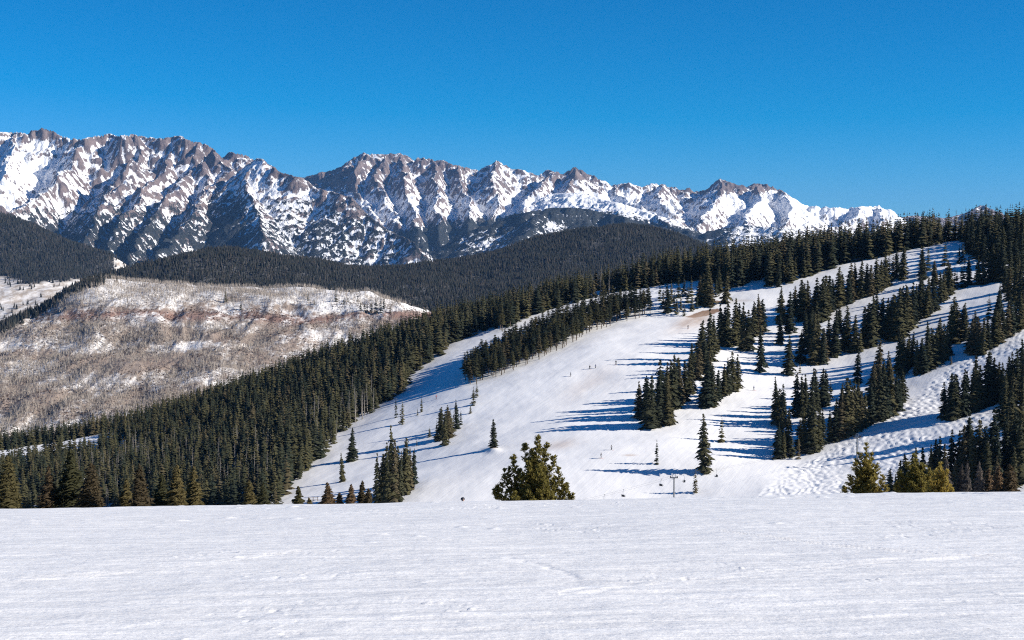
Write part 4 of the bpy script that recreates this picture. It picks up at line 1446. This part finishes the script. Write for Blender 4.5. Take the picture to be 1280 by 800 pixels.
def mb_frame():
    m = MB()
    for s in (-1, 1):
        m.tube([(s * 0.42, 0, 0.05), (s * 0.42, 0, 1.05)], 0.07, 6)
    m.tube([(-0.42, 0, 1.05), (0.42, 0, 1.05)], 0.07, 6)
    return m.mesh("lifting_frame", M_STEEL)


def mb_ladder(h):
    m = MB()
    for s in (-0.18, 0.18):
        m.tube([(s, -0.36, -h + 1), (s, -0.32, -0.1)], 0.025, 5)
    for k in range(int((h - 1.5) / 0.4)):
        z = -h + 1.2 + 0.4 * k
        m.tube([(-0.18, -0.35, z), (0.18, -0.35, z)], 0.018, 5)
    return m.mesh("ladder", M_STEEL)


for (q, D), top, lab in zip(TW, tops, ("grey steel lift tower with crossarm on the lower piste beside a little spruce", "grey lift pole rising behind the cone-shaped pine at the mogul run")):
    ground = float(hill_base(top[0], top[1]))
    h = float(top[2]) - ground
    t = link("lift_tower", None, None, Vector(top), None, lab, "lift tower", "towers of the chair lift")
    link("pole", mb_pole(h), t)
    link("crossarm", mb_arm(), t)
    link("sheave_assembly", mb_sheaves(-1), t)
    link("sheave_assembly", mb_sheaves(1), t)
    link("lifting_frame", mb_frame(), t)
    link("ladder", mb_ladder(h), t)

ends = [P(600, 652, 396.0), *tops, P(1330, 478, 500.0)]
for s, lab in ((-1, "thin haul rope of the chair lift on the downhill side of the towers"), (1, "thin haul rope of the chair lift on the uphill side of the towers")):
    pts = []
    for a, b in zip(ends[:-1], ends[1:]):
        for k in range(12):
            f_ = k / 12
            p = np.array(a) * (1 - f_) + np.array(b) * f_
            p[2] -= 4 * f_ * (1 - f_) * 1.1
            pts.append(p + [s * ARM, 0, 0.46])
    m = MB()
    m.tube(pts, 0.014, 5)
    link("haul_rope", m.mesh("haul_rope", M_DARK), None, None, None, lab, "cable", "haul ropes of the chair lift")


def chair_meshes():
    a = MB()
    a.tube([(0, 0, 0.05), (0, 0, -0.25), (0, 0.22, -0.6), (0, 0.22, -1.55)], 0.045, 6)
    a.box((0, 0, 0.0), (0.12, 0.3, 0.14))
    b = MB()
    b.box((0, -0.05, -2.05), (1.15, 0.5, 0.09))
    c = MB()
    c.box((0, 0.22, -1.76), (1.15, 0.08, 0.45))
    d = MB()
    for s in (-0.6, 0.6):
        d.tube([(s, 0.24, -1.45), (s, 0.22, -2.0), (s, -0.28, -2.05), (s, -0.3, -1.75), (s, 0.2, -1.72)], 0.035, 5)
    d.tube([(-0.6, 0.24, -1.45), (0.6, 0.24, -1.45)], 0.04, 5)
    return [("hanger", a.mesh("hanger", M_STEEL)), ("seat", b.mesh("seat", M_DARK)), ("backrest", c.mesh("backrest", M_DARK)), ("side_frame", d.mesh("side_frame", M_STEEL))]


CH = [(754, -1, "lowest lift chair, just above the snow crest"), (780, -1, "second lowest lift chair, hanging low over the piste"), (825, -1, "lift chair hanging just left of the lift tower"), (853, 1, "lift chair hanging just right of the lift tower"), (897, 1, "lift chair hanging uphill past the little spruce")]
allp = np.array([np.array(a) * (1 - k / 60) + np.array(b) * (k / 60) - [0, 0, 4 * (k / 60) * (1 - k / 60) * 1.1] for a, b in zip(ends[:-1], ends[1:]) for k in range(60)])
c0 = None
for x, s, lab in CH:
    pp = allp + [s * ARM, 0, 0.46]
    qx, qy = project(pp[:, 0], pp[:, 1], pp[:, 2])
    p = pp[int(np.argmin(np.abs(qx - x)))]
    if c0 is None:
        c0 = link("lift_chair", None, None, Vector(p), None, lab, "chair lift", "chairs of the lift")
        for nm, me in chair_meshes():
            link(nm, me, c0)
        o = c0
    else:
        o = c0.copy()
        COL.objects.link(o)
        o["label"] = lab
        for ch in c0.children:
            c = ch.copy()
            COL.objects.link(c)
            c.parent = o
    o.location = Vector(p)
    o.rotation_euler = (0, 0, yaw + math.pi / 2 + (0.25 if s < 0 else math.pi - 0.2))

# ------------------------------------------------------------------ skiers
def skin_body(name, verts, edges, rad, mat, loc_root=0):
    me = bpy.data.meshes.new(name)
    me.from_pydata(verts, edges, [])
    o = bpy.data.objects.new(name, me)
    COL.objects.link(o)
    o.modifiers.new("skin", "SKIN")
    for i, r_ in enumerate(rad):
        me.skin_vertices[0].data[i].radius = (r_, r_)
        me.skin_vertices[0].data[i].use_root = i == loc_root
    sm = o.modifiers.new("sub", "SUBSURF")
    sm.levels = sm.render_levels = 1
    dg = bpy.context.evaluated_depsgraph_get()
    out = bpy.data.meshes.new_from_object(o.evaluated_get(dg))
    bpy.data.objects.remove(o)
    out.name = name
    out.materials.clear()
    out.materials.append(mat)
    out.polygons.foreach_set("use_smooth", np.ones(len(out.polygons), bool))
    return out


M_SKIN = plain("skin", (0.55, 0.36, 0.27), 0.6, 0.05)
M_TROUSER = plain("ski_trousers", (0.035, 0.037, 0.045), 0.8, 0.1)
JK = {n: plain(n + "_ski_jacket", c, 0.7, 0.1) for n, c in {"black": (0.03, 0.03, 0.035), "red": (0.45, 0.04, 0.03), "navy": (0.03, 0.05, 0.16), "grey": (0.2, 0.2, 0.22)}.items()}
M_HELM = plain("helmet_shell", (0.04, 0.04, 0.05), 0.4, 0.1)
body_v = [(0, 0, 0.86), (0, -0.03, 1.1), (0, -0.08, 1.34), (0, -0.11, 1.46), (0, -0.13, 1.58), (0, -0.15, 1.68),
          (0.12, 0, 0.82), (0.15, -0.16, 0.48), (0.16, -0.02, 0.10), (0.16, -0.18, 0.05), (-0.12, 0, 0.82), (-0.15, -0.16, 0.48), (-0.16, -0.02, 0.10), (-0.16, -0.18, 0.05),
          (0.2, -0.07, 1.36), (0.34, -0.12, 1.13), (0.36, -0.36, 1.06), (0.35, -0.44, 1.06), (-0.2, -0.07, 1.36), (-0.34, -0.12, 1.13), (-0.36, -0.36, 1.06), (-0.35, -0.44, 1.06)]
body_e = [(0, 1), (1, 2), (2, 3), (3, 4), (4, 5), (0, 6), (6, 7), (7, 8), (8, 9), (0, 10), (10, 11), (11, 12), (12, 13), (2, 14), (14, 15), (15, 16), (16, 17), (2, 18), (18, 19), (19, 20), (20, 21)]
body_r = [0.15, 0.14, 0.16, 0.07, 0.10, 0.085, 0.11, 0.085, 0.06, 0.055, 0.11, 0.085, 0.06, 0.055, 0.085, 0.06, 0.045, 0.05, 0.085, 0.06, 0.045, 0.05]
body_me = skin_body("body", body_v, body_e, body_r, M_TROUSER)
jk_v = [body_v[i] for i in (0, 1, 2, 3, 14, 15, 16, 18, 19, 20)]
jk_v[0] = (0, -0.005, 0.9)
jk_e = [(0, 1), (1, 2), (2, 3), (2, 4), (4, 5), (5, 6), (2, 7), (7, 8), (8, 9)]
jk_me = {n: skin_body("jacket", jk_v, jk_e, [0.185, 0.175, 0.19, 0.09, 0.105, 0.08, 0.06, 0.105, 0.08, 0.06], m) for n, m in JK.items()}
face = MB()
hm = MB()
zz = np.linspace(0, math.pi * 0.55, 6)
hm.tube([(0, -0.13, 1.80 - 0.135 * (1 - math.cos(z))) for z in zz][::-1], [0.135 * math.sin(z) + 0.004 for z in zz][::-1], 12)
helm_me = hm.mesh("helmet", M_HELM, True)
fm = MB()
fm.tube([(0, -0.20, 1.54), (0, -0.225, 1.60), (0, -0.225, 1.66), (0, -0.2, 1.70)], [0.04, 0.06, 0.06, 0.04], 10)
face_me = fm.mesh("face", M_SKIN, True)


def ski_me(s):
    m = MB()
    pts = [(0.16 * s, 0.75, 0.02), (0.16 * s, -0.7, 0.02), (0.16 * s, -0.88, 0.05), (0.16 * s, -0.98, 0.14)]
    for a, b in zip(pts[:-1], pts[1:]):
        c = (np.array(a) + b) / 2
        d = np.array(b) - a
        m.box(c, (0.09, np.linalg.norm(d), 0.025), 0, math.atan2(-d[2], -d[1]) if d[1] else 0)
    return m.mesh("ski", JK["red"])


def pole_me(s):
    m = MB()
    m.tube([(0.36 * s, -0.46, 1.12), (0.42 * s, -0.1, 0.03)], 0.012, 5)
    m.tube([(0.415 * s, -0.13, 0.1), (0.417 * s, -0.12, 0.12)], 0.05, 8)
    return m.mesh("ski_pole", M_STEEL)


ski_l, ski_r, pl_l, pl_r = ski_me(-1), ski_me(1), pole_me(-1), pole_me(1)
# x, y (feet), jacket, heading, label
SK = [(545, 499, "red", 1.2, "person in red jacket skiing down the upper left piste"),
      (737, 462, "black", 0.6, "person in black, left of a pair of skiers high on the main run"),
      (744, 461, "navy", 1.1, "person in navy jacket, right of a pair of skiers high on the main run"),
      (770, 456, "black", -0.4, "person in black skiing alone towards the shadows on the main run"),
      (713, 471, "grey", 1.7, "person in grey jacket skiing below the pair on the main run"),
      (751, 573, "black", 1.4, "person in black skiing on the lower piste above the low lift chairs"),
      (764, 563, "grey", 0.9, "person in grey jacket skiing near the yellowish snow streak"),
      (860, 411, "black", 0.2, "person in black skiing on the stained snow under the dirt bank"),
      (942, 488, "navy", 1.0, "person in navy jacket skiing beside the small shaded clump")]
sp, _ = solve([q[0] for q in SK], [q[1] for q in SK])
sp = list(sp)
D0 = 89.0
SK.append((577, 627, "black", 0.4, "person of whom only the dark helmet shows over the snow crest"))
sp.append(np.array([(577 - 640) / F * D0, D0, float(fg_h((577 - 640) / F * D0, D0)) + 0.05]))
p0 = None
for (x, y, jk, rot, lab), p in zip(SK, sp):
    if p0 is None:
        p0 = o = link("person", None, None, Vector(p), None, lab, "person", "skiers on the pistes")
        for nm, me in (("body", body_me), ("jacket", jk_me[jk]), ("helmet", helm_me), ("face", face_me), ("ski", ski_l), ("ski", ski_r), ("ski_pole", pl_l), ("ski_pole", pl_r)):
            link(nm, me, o)
    else:
        o = p0.copy()
        COL.objects.link(o)
        o["label"] = lab
        for ch in p0.children:
            c = ch.copy()
            if ch.data.name.startswith("jacket"):
                c.data = jk_me[jk]
            COL.objects.link(c)
            c.parent = o
    o.location = Vector(p) + Vector((0, 0, 0.08))
    o.rotation_euler = (0, 0, rot)

# ------------------------------------------------------------------ fence and marker poles
fp, _ = solve([391.5], [627])
t = link("wooden_fence", None, None, Vector(fp[0]), None, "small weathered rail fence across the bottom of the left piste", "fence")
for k in range(3):
    m = MB()
    m.tube([(-1.5 + 1.5 * k, 0, -0.3), (-1.5 + 1.5 * k, 0, 1.55)], 0.10, 7)
    link("post", m.mesh("post", M_WOOD), t)
for k in range(2):
    m = MB()
    m.tube([(-1.75, -0.11, 0.6 + 0.65 * k), (1.75, -0.11, 0.62 + 0.65 * k)], 0.075, 6)
    link("rail", m.mesh("rail", M_WOOD), t)
mp, _ = solve([1024], [562])
t = link("crossed_poles", None, None, Vector(mp[0]), None, "pair of crossed tan marker poles at the upper edge of the moguls", "marker poles")
for s in (-1, 1):
    m = MB()
    m.tube([(-0.75 * s, 0.06 * s, -0.2), (0.75 * s, 0.06 * s, 1.3)], 0.07, 6)
    link("pole", m.mesh("pole", M_WOOD), t)

# ------------------------------------------------------------------ air
hz = bpy.data.materials.new("thin_mountain_air")
hz.use_nodes = True
hz.node_tree.nodes.clear()
pv = hz.node_tree.nodes.new("ShaderNodeVolumePrincipled")
pv.inputs["Color"].default_value = (0.24, 0.52, 1.0, 1)
pv.inputs["Density"].default_value = 1.6e-5
ho = hz.node_tree.nodes.new("ShaderNodeOutputMaterial")
hz.node_tree.links.new(pv.outputs[0], ho.inputs["Volume"])
m = MB()
m.box((0, 6000, 160), (44000, 44000, 1445))
link("haze", m.mesh("haze", hz), kind="stuff")
